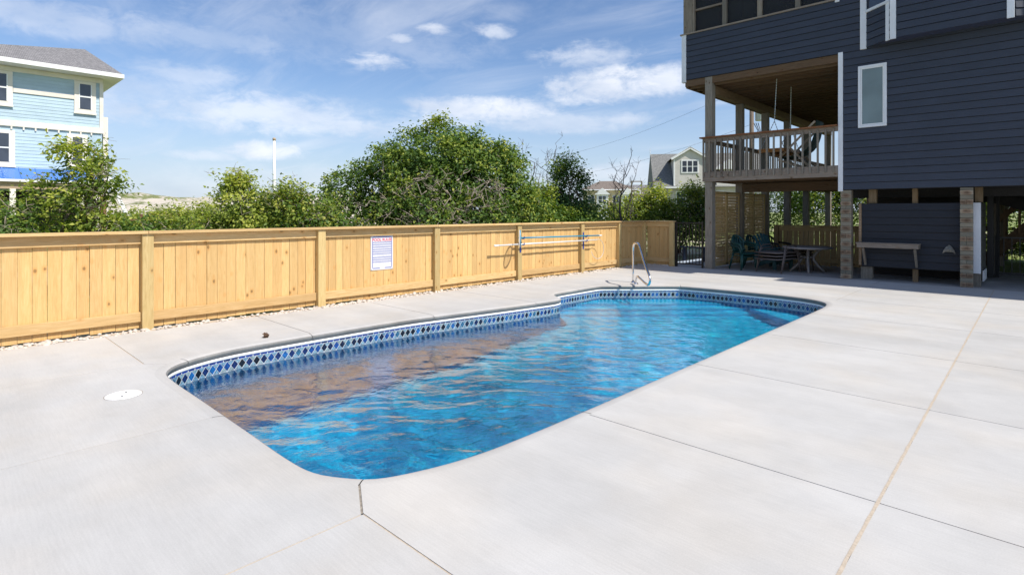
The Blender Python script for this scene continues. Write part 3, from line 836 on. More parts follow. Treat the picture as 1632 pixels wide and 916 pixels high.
# ------------------------------------------------------------------ pine pool fence
FX = -8.97      # board face
fence = thing('pine_fence', 'fresh pine board fence with cap rail running along the left side of the pool', 'fence', (FX, 6.5, 0))
board_me = []
for wd in (.132, .138, .128, .142):
    m_ = MB(); m_.box(-.019, 0, -wd / 2, wd / 2, .015, 1.30); board_me.append((wd, m_.mesh('board', 'pine_z')))
y = -1.9
fr = random.Random(11)
while y < 15.18:
    wd, me = fr.choice(board_me)
    link('board', me, fence, (FX + fr.uniform(-.004, .002), y + wd / 2, fr.uniform(-.01, .008)))
    y += wd + fr.choice([.003, .004, .006])
posts_y = [-.42, 2.09, 4.63, 7.12, 9.57, 12.03, 13.83]
for py in posts_y:
    m_ = MB(); m_.box(FX - .02, FX + .105, py - .068, py + .068, -.05, 1.300); part('post', m_, 'post_z', fence, org=(FX + .04, py, 0), bevel=.006)
m_ = MB(); m_.box(FX - .05, FX + .09, 15.18, 15.32, -.05, 1.300); part('post', m_, 'post_z', fence, org=(FX, 15.25, 0), bevel=.006)
for a, b in zip(posts_y, posts_y[1:] + [15.248]):
    ya, yb = a + .0685, b - .0685
    for nm, z0, z1 in (('top_rail', 1.165, 1.297), ('bottom_rail', .105, .235)):
        m_ = MB(); m_.box(FX + .003, FX + .042, ya, yb, z0, z1); part(nm, m_, 'pine_y', fence, org=(FX, (a + b) / 2, (z0 + z1) / 2), bevel=.003)
caps = [-2.0, 2.09, 7.12, 12.03, 15.36]
for a, b in zip(caps, caps[1:]):
    m_ = MB(); m_.box(FX - .06, FX + .135, a + .002, b - .002, 1.302, 1.340); part('cap_rail', m_, 'pine_y', fence, org=(FX, (a + b) / 2, 1.32), bevel=.004)
# return leg to the gate, facing the pool
RY = 15.34
x = FX + .10
while x < -8.14:
    wd = .132
    m_ = MB(); m_.box(-wd / 2, wd / 2, 0, .019, .015, 1.30)
    o = link('board', m_.mesh('board', 'pine_z'), fence, (x + wd / 2, RY + fr.uniform(-.002, .004), fr.uniform(-.01, .008))); x += wd + .004
m_ = MB(); m_.box(-8.08, -7.94, RY - .105, RY + .03, -.05, 1.303); part('post', m_, 'post_z', fence, org=(-8.01, RY, 0), bevel=.006)
for nm, z0, z1 in (('top_rail', 1.165, 1.297), ('bottom_rail', .105, .235)):
    m_ = MB(); m_.box(FX + .095, -8.085, RY - .042, RY - .003, z0, z1); part(nm, m_, 'pine_x', fence, org=(-8.5, RY, (z0 + z1) / 2), bevel=.003)
m_ = MB(); m_.box(FX + .138, -7.92, RY - .135, RY + .06, 1.304, 1.341); part('cap_rail', m_, 'pine_x', fence, org=(-8.4, RY, 1.32), bevel=.004)
# white stones along its foot
rs = np.random.RandomState(2)
sm = MB()
def pebble(x, y, z, r):
    n_, vs, fs = 6, [], []
    sx, sy, sz = r * rs.uniform(.8, 1.4), r * rs.uniform(.7, 1.2), r * rs.uniform(.45, .8); ra = rs.uniform(0, 3)
    vs.append((0, 0, sz))
    for h, q in ((.5, .8), (-.3, 1.0)):
        for k in range(n_):
            a = k * 1.0472 + rs.uniform(-.25, .25); m_ = q * rs.uniform(.85, 1.15)
            vs.append((math.cos(a) * sx * m_, math.sin(a) * sy * m_, h * sz))
    fs = [(0, 1 + k, 1 + (k + 1) % n_) for k in range(n_)] + [(1 + k, 7 + k, 7 + (k + 1) % n_, 1 + (k + 1) % n_) for k in range(n_)]
    c, s_ = math.cos(ra), math.sin(ra)
    sm.add([(x + a * c - b * s_, y + a * s_ + b * c, z + d) for a, b, d in vs], fs)
for k in range(1900):
    yy = rs.uniform(-1.5, 15.1); dens = .5 + .5 * math.sin(yy * 2.3) * math.sin(yy * .9 + 1)
    if rs.rand() > .35 + .65 * dens: continue
    pebble(rs.uniform(-8.93, -8.70), yy, rs.uniform(-.012, .012), rs.choice([.016, .022, .03, .04], p=[.4, .3, .2, .1]))
for k in range(70): pebble(rs.uniform(-8.8, -8.1), rs.uniform(15.16, 15.3), rs.uniform(-.005, .012), rs.choice([.02, .03, .036]))
tag(part('river_stones', sm, 'stone_white', None, smooth=True), 'strip of small white river stones along the foot of the pine fence', 'stones', kind='stuff')
bed = MB(); bed.box(-8.96, -8.725, -7, 15.36, -.11, -.010); bed.box(-8.725, -7.95, 15.185, 15.36, -.11, -.010)
tag(part('gravel_bed', bed, 'joint_sand', None), 'sandy bed under the stones beside the fence', 'gravel', kind='structure')

# ------------------------------------------------------------------ pool rules sign
SX = FX + .004
sg = thing('pool_rules_sign', 'white pool rules sign with red heading and blue ruled lines on the pine fence', 'sign', (SX, 5.875, .55))
ya, yb, za, zb = 5.632, 6.118, .525, 1.160
m_ = MB(); m_.box(SX, SX + .005, ya, yb, za, zb); part('panel', m_, 'sign_white', sg, bevel=.002)
W_, H_ = yb - ya, zb - za
def flat(mbq, u0, u1, v0, v1, h=.0065):
    """a print on the sign face, u to the right and v down as fractions"""
    mbq.add([(SX + h, ya + u0 * W_, zb - v0 * H_), (SX + h, ya + u1 * W_, zb - v0 * H_), (SX + h, ya + u1 * W_, zb - v1 * H_), (SX + h, ya + u0 * W_, zb - v1 * H_)], [(3, 2, 1, 0)])
m_ = MB()
flat(m_, .09, .92, .030, .055); flat(m_, .07, .093, .055, .93); flat(m_, .915, .938, .055, .93); flat(m_, .09, .40, .935, .955); flat(m_, .62, .92, .935, .955)
part('border', m_, 'sign_blue', sg)
m_ = MB(); m2 = MB()
vv = [.185, .25, .32, .39, .455, .52, .625, .69, .755]
for k, v in enumerate(vv):
    flat(m_, .095, .91, v, v + .017)
    for u in (.075, .90): flat(m_, u, u + .035, v - .008, v + .020, .0068)
part('rule_lines', m_, 'sign_rule', sg)
tr_ = random.Random(5)
for v in [.215, .285, .35, .42, .485, .555, .59, .655, .72, .79]:
    u = .13 + tr_.uniform(0, .08)
    while u < .84:
        L = tr_.uniform(.03, .10); flat(m2, u, min(u + L, .87), v + .006, v + .017); u += L + .025
part('fine_print', m2, 'sign_faint', sg)
def text_mesh(body, size):
    cu = bpy.data.curves.new('t', 'FONT'); cu.body = body; cu.size = size; cu.align_x = 'CENTER'; cu.align_y = 'CENTER'; cu.offset = .0012
    o = bpy.data.objects.new('t', cu); COL.objects.link(o)
    me = bpy.data.meshes.new_from_object(o.evaluated_get(bpy.context.evaluated_depsgraph_get()))
    bpy.data.objects.remove(o); bpy.data.curves.remove(cu); return me
me = text_mesh('POOL RULES', .074); me.name = 'heading'
me.transform(Matrix(((0, 0, 1, 0), (1, 0, 0, 0), (0, 1, 0, 0), (0, 0, 0, 1))))
me.materials.clear(); me.materials.append(M['sign_red'])
link('heading', me, sg, (SX + .0072, (ya + yb) / 2, zb - .122 * H_))
for u in (.03, .97):
    for v in (.025, .975):
        m_ = MB(); m_.tube([(SX + .004, ya + u * W_, zb - v * H_), (SX + .009, ya + u * W_, zb - v * H_)], .006, 8); part('screw', m_, 'steel_dull', sg)

# ------------------------------------------------------------------ skimmer net, rescue hook and their hangers
HX = -8.765
for k, (py, lab) in enumerate(((9.57, 'blue pole hanger on the fence post beside the skimmer net'), (12.03, 'blue pole hanger on the fence post nearer the hooked pole end'))):
    hg = thing('pole_hanger', lab, 'hanger', (FX + .108, py, .86), 'pole hangers on the fence')
    m_ = MB(); m_.box(FX + .106, FX + .116, py - .02, py + .02, .66 if k == 0 else .62, 1.06); part('back_plate', m_, 'blue_clip', hg)
    for zc in ((1.02 if k == 0 else .985), (.875 if k == 0 else .865)):
        m_ = MB(); m_.tube([(FX + .112, py, zc - .02), (HX - .01, py, zc - .045), (HX + .028, py, zc - .035), (HX + .034, py, zc + .012)], .011, 6); part('hook', m_, 'blue_clip', hg)
net = thing('skimmer_net', 'leaf skimmer net on a blue pole hung across the fence', 'pool net', (HX, 9.4, 1.0))
m_ = MB(); m_.tube([(HX, 9.42, 1.005), (HX, 12.62, .965)], .018, 10); part('pole', m_, 'blue_tube', net, smooth=True)
m_ = MB(); m_.tube([(HX, 12.62, .965), (HX, 12.74, .963)], .018, 10); part('grip', m_, 'white_plastic', net, smooth=True)
m_ = MB(); hoop = []
for k in range(25):
    a = 2 * math.pi * k / 24
    q_ = .17 * (1 - math.cos(a)); hoop.append((HX + .02 + .711 * q_, 9.43 - .704 * q_, 1.0 + .185 * math.sin(a)))
m_.tube(hoop, .012, 8, cap=False); part('hoop', m_, 'blue_tube', net, smooth=True)
m_ = MB(); m_.tube([(p[0] - .009, p[1] - .009, p[2]) for p in hoop], .010, 8, cap=False); part('rim', m_, 'white_plastic', net, smooth=True)
m_ = MB(); c = (HX + .15, 9.33, .985); m_.add(hoop[:-1] + [c], [(k, (k + 1) % 24, 24) for k in range(24)]); part('mesh_bag', m_, 'net', net, smooth=True)
hk = thing('rescue_hook', 'long silver rescue pole with a round hook at its right end on the fence', 'pole', (HX, 10.6, .86))
m_ = MB(); m_.tube([(HX, 8.74, .86), (HX, 12.5, .852)], .017, 10); part('pole', m_, 'white_tube', hk, smooth=True)
m_ = MB(); m_.tube([(HX, 8.62, .86), (HX, 8.74, .86)], .022, 10); part('end_cap', m_, 'white_plastic', hk, smooth=True)
m_ = MB(); hp = []
for k in range(22):
    t = k / 21; a = R(88) - t * R(255)
    hp.append((HX - .01 - .02 * t, 12.60 + .30 * math.cos(a) * (.8 + .2 * t) , .60 + .265 * math.sin(a)))
m_.tube([(HX, 12.48, .852)] + hp, .0065, 8); part('hook', m_, 'gray_metal_can', hk, smooth=True)

# ------------------------------------------------------------------ black pool gate between fence and house
def bar_gate(name, label, x0, x1, y, h, n, cat='gate'):
    t = thing(name, label, cat, ((x0 + x1) / 2, y, 0))
    for a in (x0 + .03, x1 - .02):
        m_ = MB(); m_.box(a - .022, a + .022, y - .022, y + .022, -.02, h); part('upright', m_, 'black_metal', t)
    for z in (h - .045, .09):
        m_ = MB(); m_.box(x0 + .053, x1 - .043, y - .014, y + .014, z - .018, z + .018); part('cross_bar', m_, 'black_metal', t)
    for k in range(n):
        a = x0 + .03 + (x1 - x0 - .05) * (k + 1) / (n + 1)
        m_ = MB(); m_.box(a - .010, a + .010, y - .010, y + .010, .07, h - .03); part('picket', m_, 'black_metal', t)
    return t
gt = bar_gate('metal_gate', 'black metal picket gate between the pine fence and the corner post of the navy house', -7.93, -7.08, 15.36, 1.33, 7)
m_ = MB(); m_.box(-7.965, -7.925, 15.32, 15.40, .0, 1.36); part('hinge_post', m_, 'black_metal', gt)
for z in (.25, 1.12):
    m_ = MB(); m_.box(-7.99, -7.91, 15.31, 15.335, z - .05, z + .05); part('hinge', m_, 'black_metal', gt)

# ------------------------------------------------------------------ navy beach house
HY = 15.30
house = thing('beach_house', 'tall navy blue lap-sided beach house raised on piers at the end of the pool', 'house', (-3.6, HY, 0))
PITCH = .165
def lap(p, q, z, h=PITCH, t0=.024, t1=.008, gap=.012):
    """one lap board from p to q (xy), outward side to the right of p->q"""
    p, q = Vector(p), Vector(q); d = (q - p).normalized(); o_ = Vector((d.y, -d.x))
    mb = MB()
    g_ = min(gap, h * .1); pr_ = [(t0, z + g_), (t1, z + h), (-.002, z + h), (-.002, z + g_)]
    mb.prism([(p.x + o_.x * a, p.y + o_.y * a, zz_) for a, zz_ in pr_], ((q - p).x, (q - p).y, 0))
    return mb
def laps(p, q, z0, n, parent, mat='navy_x', name='siding_board', h=PITCH):
    for k in range(n):
        part(name, lap(p, q, z0 + k * h, h), mat, parent, org=((p[0] + q[0]) / 2, (p[1] + q[1]) / 2, z0 + k * h))
laps((-3.525, HY), (9.5, HY), 2.13, 20, house)
laps((-7.56, HY), (9.5, HY), 5.43, 8, house)
laps((-3.60, HY), (9.5, HY), 6.75, 14, house)
def bx(name, mat, x0, x1, y0, y1, z0, z1, parent=house, bevel=0., label=None):
    m_ = MB(); m_.box(x0, x1, y0, y1, z0, z1)
    return part(name, m_, mat, parent, org=((x0 + x1) / 2, (y0 + y1) / 2, (z0 + z1) / 2), bevel=bevel, label=label)
bx('sheathing', 'dark_inside', -3.60, 9.5, HY + .004, HY + .12, 2.135, 9.05)
bx('sheathing', 'dark_inside', -7.6, -3.604, HY + .004, HY + .10, 5.44, 6.74)
bx('corner_trim', 'trim_white', -3.63, -3.527, HY - .030, HY + .09, 2.10, 5.462, bevel=.003)
bx('corner_trim', 'trim_white', -7.70, -7.562, HY - .030, HY + .09, 5.375, 6.765, bevel=.003)
bx('corner_trim', 'trim_white', -3.70, -3.602, HY - .030, HY + .09, 6.70, 9.0, bevel=.003)
side = painted('navy_side', (.043, .051, .072), axis='Y'); M['navy_side'] = side
for k in range(8):
    part('siding_board', lap((-7.602, 17.6), (-7.602, HY + .1), 5.43 + k * PITCH), 'navy_side', house, org=(-7.6, 16.5, 5.43 + k * PITCH))
# frosted window
wn = thing('window', None, None, (-2.92, HY, 4.32))
wn.parent = house; wn.location = Vector((-2.92, HY, 4.32)) - wloc(house)
def frame(parent, x0, x1, z0, z1, y0, y1, b, mat, name='frame'):
    m_ = MB(); m_.box(x0, x1, y0, y1, z0, z0 + b); m_.box(x0, x1, y0, y1, z1 - b, z1); m_.box(x0, x0 + b, y0, y1, z0 + b, z1 - b); m_.box(x1 - b, x1, y0, y1, z0 + b, z1 - b)
    return part(name, m_, mat, parent, bevel=.003)
frame(wn, -3.205, -2.632, 3.592, 5.045, HY - .055, HY - .01, .052, 'trim_white')
frame(wn, -3.152, -2.685, 3.645, 4.992, HY - .044, HY - .012, .028, 'white_plastic', 'sash')
m_ = MB(); m_.box(-3.123, -2.714, HY - .030, HY - .022, 3.674, 4.963); part('pane', m_, 'frosted', wn)
# projecting bay
BA, BB, BC, BD = (-3.06, HY), (-2.50, 14.86), (-.42, 14.86), (.16, HY)
BZ = 5.46
for p, q in ((BA, BB), (BB, BC), (BC, BD)):
    laps(p, q, BZ, 5 if p != BB else 20, house, 'navy_x')
m_ = MB(); m_.prism([(*p, BZ + .03) for p in (BA, BB, BC, BD)], (0, 0, .05)); part('bay_soffit', m_, 'navy_y', house)
bx('bay_trim', 'trim_white', -3.165, -3.035, HY - .045, HY - .0, BZ - .02, 9.0, bevel=.003)
bx('bay_trim', 'trim_white', -2.50, -2.385, 14.815, 14.85, BZ - .015, 9.0, bevel=.003)
m_ = MB(); m_.beam((-2.548, 14.886, BZ - .015), (-2.548, 14.886, 9.0), .10, .03, up=(.62, .78, 0)); part('bay_trim', m_, 'trim_white', house)
bx('bay_trim', 'trim_white', -.545, -.43, 14.815, 14.85, BZ - .015, 9.0, bevel=.003)
m_ = MB(); m_.beam((-3.05, 15.28, 6.31), (-2.52, 14.862, 6.31), .07, .06); part('bay_sill', m_, 'trim_white', house)
m_ = MB(); m_.prism([(-3.03, 15.30, 6.35), (-2.54, 14.90, 6.35), (-2.54, 14.90, 8.9), (-3.03, 15.30, 8.9)], (.02, .02, 0)); part('bay_pane', m_, 'dark_glass', house)
# ---- screened porch over the open deck
bx('sill', 'gray_x', -7.74, -3.60, HY - .05, HY + .12, 6.752, 6.79)
for a, b, nm in ((-7.655, -7.385, 'post'), (-7.38, -7.32, 'screen_stud'), (-6.50, -6.385, 'screen_stud'), (-5.55, -5.435, 'screen_stud'), (-4.61, -4.495, 'screen_stud'), (-3.70, -3.705 + .1, 'screen_stud')):
    if nm == 'screen_stud' and a == -3.70: continue
    bx(nm, 'gray_z', a, b, HY + .0, HY + .11, 6.792, 9.0)
bx('screen_rail', 'gray_x', -7.318, -6.502, HY + .03, HY + .08, 7.40, 7.45)
m_ = MB(); m_.box(-7.318, -3.705, HY + .085, HY + .088, 6.792, 9.0); part('screen', m_, 'screen', house)
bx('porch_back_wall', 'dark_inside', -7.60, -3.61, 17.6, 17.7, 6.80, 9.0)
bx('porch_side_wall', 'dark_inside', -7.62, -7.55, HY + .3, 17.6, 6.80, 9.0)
for k in range(3):
    a = -7.2 + k * .42; bx('porch_window', 'sky_glass', a, a + .34, 17.56, 17.59, 6.9, 8.3)
bx('porch_roof', 'shingle_dark', -8.1, -3.6, HY - .35, 17.9, 9.02, 9.12)
m_ = MB(); m_.prism([(-3.62, HY - .05, 9.14), (-3.62, 26.6, 9.14), (-3.62, 20.9, 10.9)], (13.6, 0, 0)); part('roof', m_, 'shingle_dark', house)
for xa, xb in ((-3.70, .45), (2.65, 10.0)): bx('shadow_eave', 'trim_white', xa, xb, HY - .72, HY - .055, 9.12, 9.30)  # out-of-view eaves, gapped to shape the house shadow on deck and fence
# ---- floor structure above the open deck
for k in range(31):
    yj = HY + .16 + k * .40
    if yj > 27.4: break
    bx('joist', 'brown_x', -7.52, -3.62, yj, yj + .045, 5.20, 5.425)
bx('rim_joist', 'brown_x', -7.60, -3.632, HY + .002, HY + .045, 5.245, 5.428)
bx('rim_joist', 'brown_y', -7.60, -7.555, HY + .05, 27.5, 5.21, 5.428)
for k in range(28):
    xf = -7.6 + k * .142
    bx('floor_board', 'brown_y', xf, xf + .138, HY + .11, 27.5, 5.432, 5.46)
bx('beam', 'brown_y', -6.99, -6.78, HY + .24, 27.5, 4.965, 5.195)
PY = [15.42, 17.56, 19.75, 22.0, 24.25, 27.4]
for k, py in enumerate(PY):
    bx('post', 'gray_z', -7.0, -6.79, py - .10 if k else HY - .002, py + .10, -.02, 5.425 if k == 0 else 4.963, bevel=.006)
# ---- open deck: floor, fascia, railings
bx('fascia', 'gray_x', -7.06, -3.635, HY - .035, HY - .004, 2.46, 2.735, bevel=.003)
for k in range(70):
    yb_ = HY + .0 + k * .172
    bx('deck_board', 'brown_x', -7.05, -3.62, yb_, yb_ + .166, 2.705, 2.735)
for k in range(30):
    yj = HY + .3 + k * .40
    bx('joist', 'brown_x', -6.99, -3.62, yj, yj + .045, 2.485, 2.70)
bx('beam', 'brown_y', -7.045, -7.002, HY + .0, 27.5, 2.47, 2.70)
bx('beam', 'brown_x', -6.78, -3.62, HY + 2.15, HY + 2.25, 2.21, 2.47)
railing = part('railing', MB().box(-7.12, -3.635, HY - .125, HY + .055, 3.685, 3.722), 'rail_cap', house, org=(-5.4, HY - .03, 3.7), bevel=.004)
m_ = MB(); m_.box(-7.06, -3.635, HY - .034, HY + .006, 3.565, 3.683); part('sub_rail', m_, 'gray_x', railing)
bal = MB().box(-.021, .021, -.02, .02, -.53, .53).mesh('baluster', 'gray_z')
for k in range(20):
    link('baluster', bal, railing, (-7.02 + k * .1735, HY - .056, 3.10))
rail2 = part('railing', MB().box(-7.10, -6.98, HY + .06, 27.5, 3.66, 3.70), 'brown_y', house, org=(-7.03, 21, 3.68))
m_ = MB(); m_.box(-7.07, -7.03, HY + .2, 27.5, 3.58, 3.658); part('sub_rail', m_, 'brown_y', rail2)
m_ = MB(); m_.box(-7.07, -7.03, HY + .2, 27.5, 2.79, 2.85); part('sub_rail', m_, 'brown_y', rail2)
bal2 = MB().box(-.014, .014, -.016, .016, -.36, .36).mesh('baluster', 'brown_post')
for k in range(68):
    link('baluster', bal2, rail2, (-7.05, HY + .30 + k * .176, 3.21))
# ---- underside of the main house and its inner posts
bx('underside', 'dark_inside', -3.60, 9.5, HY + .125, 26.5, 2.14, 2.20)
for yy in (17.7, 20.2, 22.8, 25.4):
    for xx in (-3.4, -1.0, 1.7, 4.4):
        if yy < 18 and xx == -1.0: continue
        bx('post', 'gray_z', xx - .1, xx + .1, yy - .1, yy + .1, -.05, 2.138)
bx('beam', 'dark_inside', -3.60, 9.4, HY + .9, HY + 1.0, 1.95, 2.137)  # shade on the wood put in as near-black colour
# ---- stacked timber piers
def pier(x0, x1, y0, label):
    y1 = y0 + .24
    p_ = bx('pier', 'gray_z', x0 + .012, x1 - .012, y0 + .03, y1, -.03, 2.128, label=label)
    z = 0.0; k = 0
    pr2 = random.Random(int(x0 * 100))
    while z < 2.10:
        h = (.105 if k % 2 == 0 else .092) * pr2.uniform(.94, 1.06)
        h = min(h, 2.126 - z)
        tan_ = k % 2 == 0
        inset = pr2.uniform(.0, .010) + (0 if tan_ else .006)
        split = pr2.random() < .12
        segs = [(x0, x1)] if not split else [(x0, (x0 + x1) / 2 - .002), ((x0 + x1) / 2 + .002, x1)]
        for a, b in segs:
            m_ = MB(); m_.box(a, b, y0 + inset, y0 + .029, z + .003, z + h - .003)
            part('timber_block', m_, 'block_end' if tan_ else 'block_gray', p_, org=((a + b) / 2, y0, z), bevel=.006)
        z += h; k += 1
    return p_
pier(-3.585, -3.355, HY - .01, None)
pier(-1.315, -1.095, HY - .01, None)
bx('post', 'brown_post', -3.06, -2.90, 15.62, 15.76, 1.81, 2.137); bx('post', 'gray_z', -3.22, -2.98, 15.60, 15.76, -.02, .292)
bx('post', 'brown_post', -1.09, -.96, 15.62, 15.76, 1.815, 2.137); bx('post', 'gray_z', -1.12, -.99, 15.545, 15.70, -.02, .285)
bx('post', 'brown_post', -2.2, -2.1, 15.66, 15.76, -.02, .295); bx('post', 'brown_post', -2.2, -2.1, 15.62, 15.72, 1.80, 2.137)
# ---- low navy wall under the house, with shelf
lw = bx('lower_wall', 'dark_inside', -3.185, -1.12, 15.555, 15.60, .30, 1.80)
for k in range(9):
    part('siding_board', lap((-3.185, 15.55), (-1.125, 15.55), .30 + k * .1665, .1665, .020, .007), 'navy_low', lw, org=(-2.2, 15.55, .3 + k * .1665))
bx('end_board', 'block_tan', -3.245, -3.19, 15.515, 15.60, .33, 1.80)
bx('corner_trim', 'trim_white', -1.12, -.985, 15.50, 15.552, .285, 1.80, bevel=.003)
rw = bx('return_wall', 'dark_inside', -1.03, -1.0, 15.60, 17.0, .30, 1.80)
for k in range(9):
    part('siding_board', lap((-1.0, 15.56), (-1.0, 17.0), .30 + k * .1665, .1665, .016, .006), 'navy_low', rw, org=(-1.0, 16.3, .3 + k * .1665))
bx('return_skirt', 'trim_white', -1.0, -.975, 16.2, 17.0, .06, .298)
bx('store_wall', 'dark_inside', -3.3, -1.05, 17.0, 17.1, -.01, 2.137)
bx('door_post', 'black_metal', -1.02, -.90, 17.9, 18.05, -.02, 2.137)
bx('door_post', 'dark_inside', -.86, -.80, 18.1, 18.2, -.02, 2.137)
bx('wall_outlet', 'white_plastic', -3.02, -2.96, 16.97, 16.995, 1.25, 1.37)
# ---- staircase behind the gate
stair = bx('staircase', 'dark_inside', -1.45, -1.25, 20.35, 21.35, -.02, .05)
for yy in (20.40, 21.30):
    m_ = MB(); m_.beam((-1.35, yy, .12), (1.0, yy, 2.60), .05, .28); part('stringer', m_, 'brown_x', stair)
    m_ = MB(); m_.beam((-1.2, yy - .03, 1.10), (.9, yy - .03, 3.3), .05, .12); part('stair_rail', m_, 'brown_x', stair)
    for k in range(7):
        xx = -1.1 + k * .3; zz_ = .12 + (xx + 1.35) * 1.055
        m_ = MB(); m_.box(xx - .02, xx + .02, yy - .05, yy - .01, zz_, zz_ + .98); part('baluster', m_, 'brown_y', stair)
for k in range(11):
    m_ = MB(); xx = -1.25 + k * .2; m_.box(xx, xx + .26, 20.43, 21.27, .16 + k * .211, .20 + k * .211); part('tread', m_, 'brown_y', stair)
bx('beam', 'dark_inside', -1.2, 3.5, 19.6, 19.75, 1.86, 2.137)
m_ = MB(); m_.beam((-1.0, 19.2, 1.98), (1.0, 19.2, 1.30), .06, .26); part('brace', m_, 'dark_inside', house)
g2 = bar_gate('metal_gate', 'black metal picket gate under the house at the right edge', -.90, .62, 18.2, 1.02, 9)
# ---- lattice panels and the low fence behind the furniture
for a, b, lab in ((15.53, 17.45, 'wooden lattice panel behind the green chairs beside the corner post'), (17.67, 19.64, 'wooden lattice panel farther back behind the teal chair')):
    lt = thing('lattice_panel', lab, 'lattice', (-6.9, (a + b) / 2, 0), 'lattice panels under the deck')
    for nm, y0, y1, z0, z1 in (('frame', a, a + .07, .04, 2.2), ('frame', b - .07, b, .04, 2.2), ('frame', (a + b) / 2 - .05, (a + b) / 2 + .05, .04, 2.2), ('frame', a + .07, b - .07, 2.13, 2.2), ('frame', a + .07, b - .07, .04, .11)):
        m_ = MB(); m_.box(-6.89, -6.86, y0, y1, z0, z1); part(nm, m_, 'post_z', lt, org=(-6.87, (y0 + y1) / 2, (z0 + z1) / 2))
    n_ = int((b - a - .14) / .085)
    for k in range(n_):
        y0 = a + .08 + k * .085
        m_ = MB(); m_.box(-6.905, -6.897, y0, y0 + .042, .08, 2.16); part('slat', m_, 'pine_z', lt, org=(-6.9, y0, 1.1))
    for k in range(24):
        z0 = .12 + k * .085
        m_ = MB(); m_.box(-6.896, -6.889, a + .03, b - .03, z0, z0 + .042); part('slat', m_, 'pine_y', lt, org=(-6.89, (a + b) / 2, z0))
bf = thing('low_fence', 'low pine board fence in the shade under the house behind the round table', 'fence', (-2.5, 18.3, 0))
x = -6.02
while x < 1.2:
    wd = fr.choice([.132, .138])
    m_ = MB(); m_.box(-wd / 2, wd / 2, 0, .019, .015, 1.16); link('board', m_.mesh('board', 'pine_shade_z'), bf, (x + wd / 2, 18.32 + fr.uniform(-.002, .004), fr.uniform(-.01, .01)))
    x += wd + .012
    if x > -1.25: break
for xx in (-6.05, -4.08, -1.9):
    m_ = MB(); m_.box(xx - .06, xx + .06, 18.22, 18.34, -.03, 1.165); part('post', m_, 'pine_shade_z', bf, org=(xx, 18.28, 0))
for a, b in ((-5.985, -4.145), (-4.015, -1.965)):
    for nm, z0, z1 in (('top_rail', 1.03, 1.16), ('bottom_rail', .10, .22)):
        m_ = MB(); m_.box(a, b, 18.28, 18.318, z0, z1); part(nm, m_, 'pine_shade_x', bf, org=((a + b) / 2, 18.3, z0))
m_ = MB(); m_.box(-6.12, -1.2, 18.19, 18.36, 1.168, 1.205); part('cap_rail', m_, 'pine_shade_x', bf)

# shelf and the grey shell on the low wall
sh = thing('wall_shelf', 'weathered slatted wooden shelf on two braces on the low navy wall', 'shelf', (-2.6, 15.53, .85))
for k in range(3):
    m_ = MB(); m_.box(-3.24, -2.02, 15.18 + k * .115, 15.18 + k * .115 + .108, .862, .886); part('slat', m_, 'gray_x', sh, org=(-2.6, 15.2 + k * .115, .87), bevel=.003)
m_ = MB(); m_.box(-3.22, -2.03, 15.185, 15.222, .772, .860); part('apron', m_, 'gray_x', sh)
m_ = MB(); m_.box(-2.07, -2.032, 15.224, 15.52, .772, .860); part('apron', m_, 'gray_y', sh)
for xx in (-3.10, -2.10):
    m_ = MB(); m_.beam((xx, 15.24, .775), (xx, 15.50, .36), .042, .075, up=(0, 1, 0)); part('brace', m_, 'gray_z', sh)
sl = MB()
zc, xc = .68, -1.52
prs = [(0, .20, .02), (-.05, .16, .05), (-.09, .09, .07), (-.115, .01, .06), (-.06, .045, .085), (0, .05, .10), (.06, .045, .085), (.115, .01, .06), (.09, .09, .07), (.05, .16, .05)]
vsl = [(xc + a, 15.525 - d, zc + b) for a, b, d in prs] + [(xc, 15.40, zc + .11)]
sl.add(vsl, [(i, (i + 1) % 10, 10) for i in range(10)])
sl.add([(x_, y_ + .02, z_) for x_, y_, z_ in vsl[:10]], [tuple(range(10))])
tag(part('shell', sl, 'shell', None, org=(xc, 15.52, zc)), 'grey triangular weathered shell hung on the low navy wall beside the pier', 'shell')

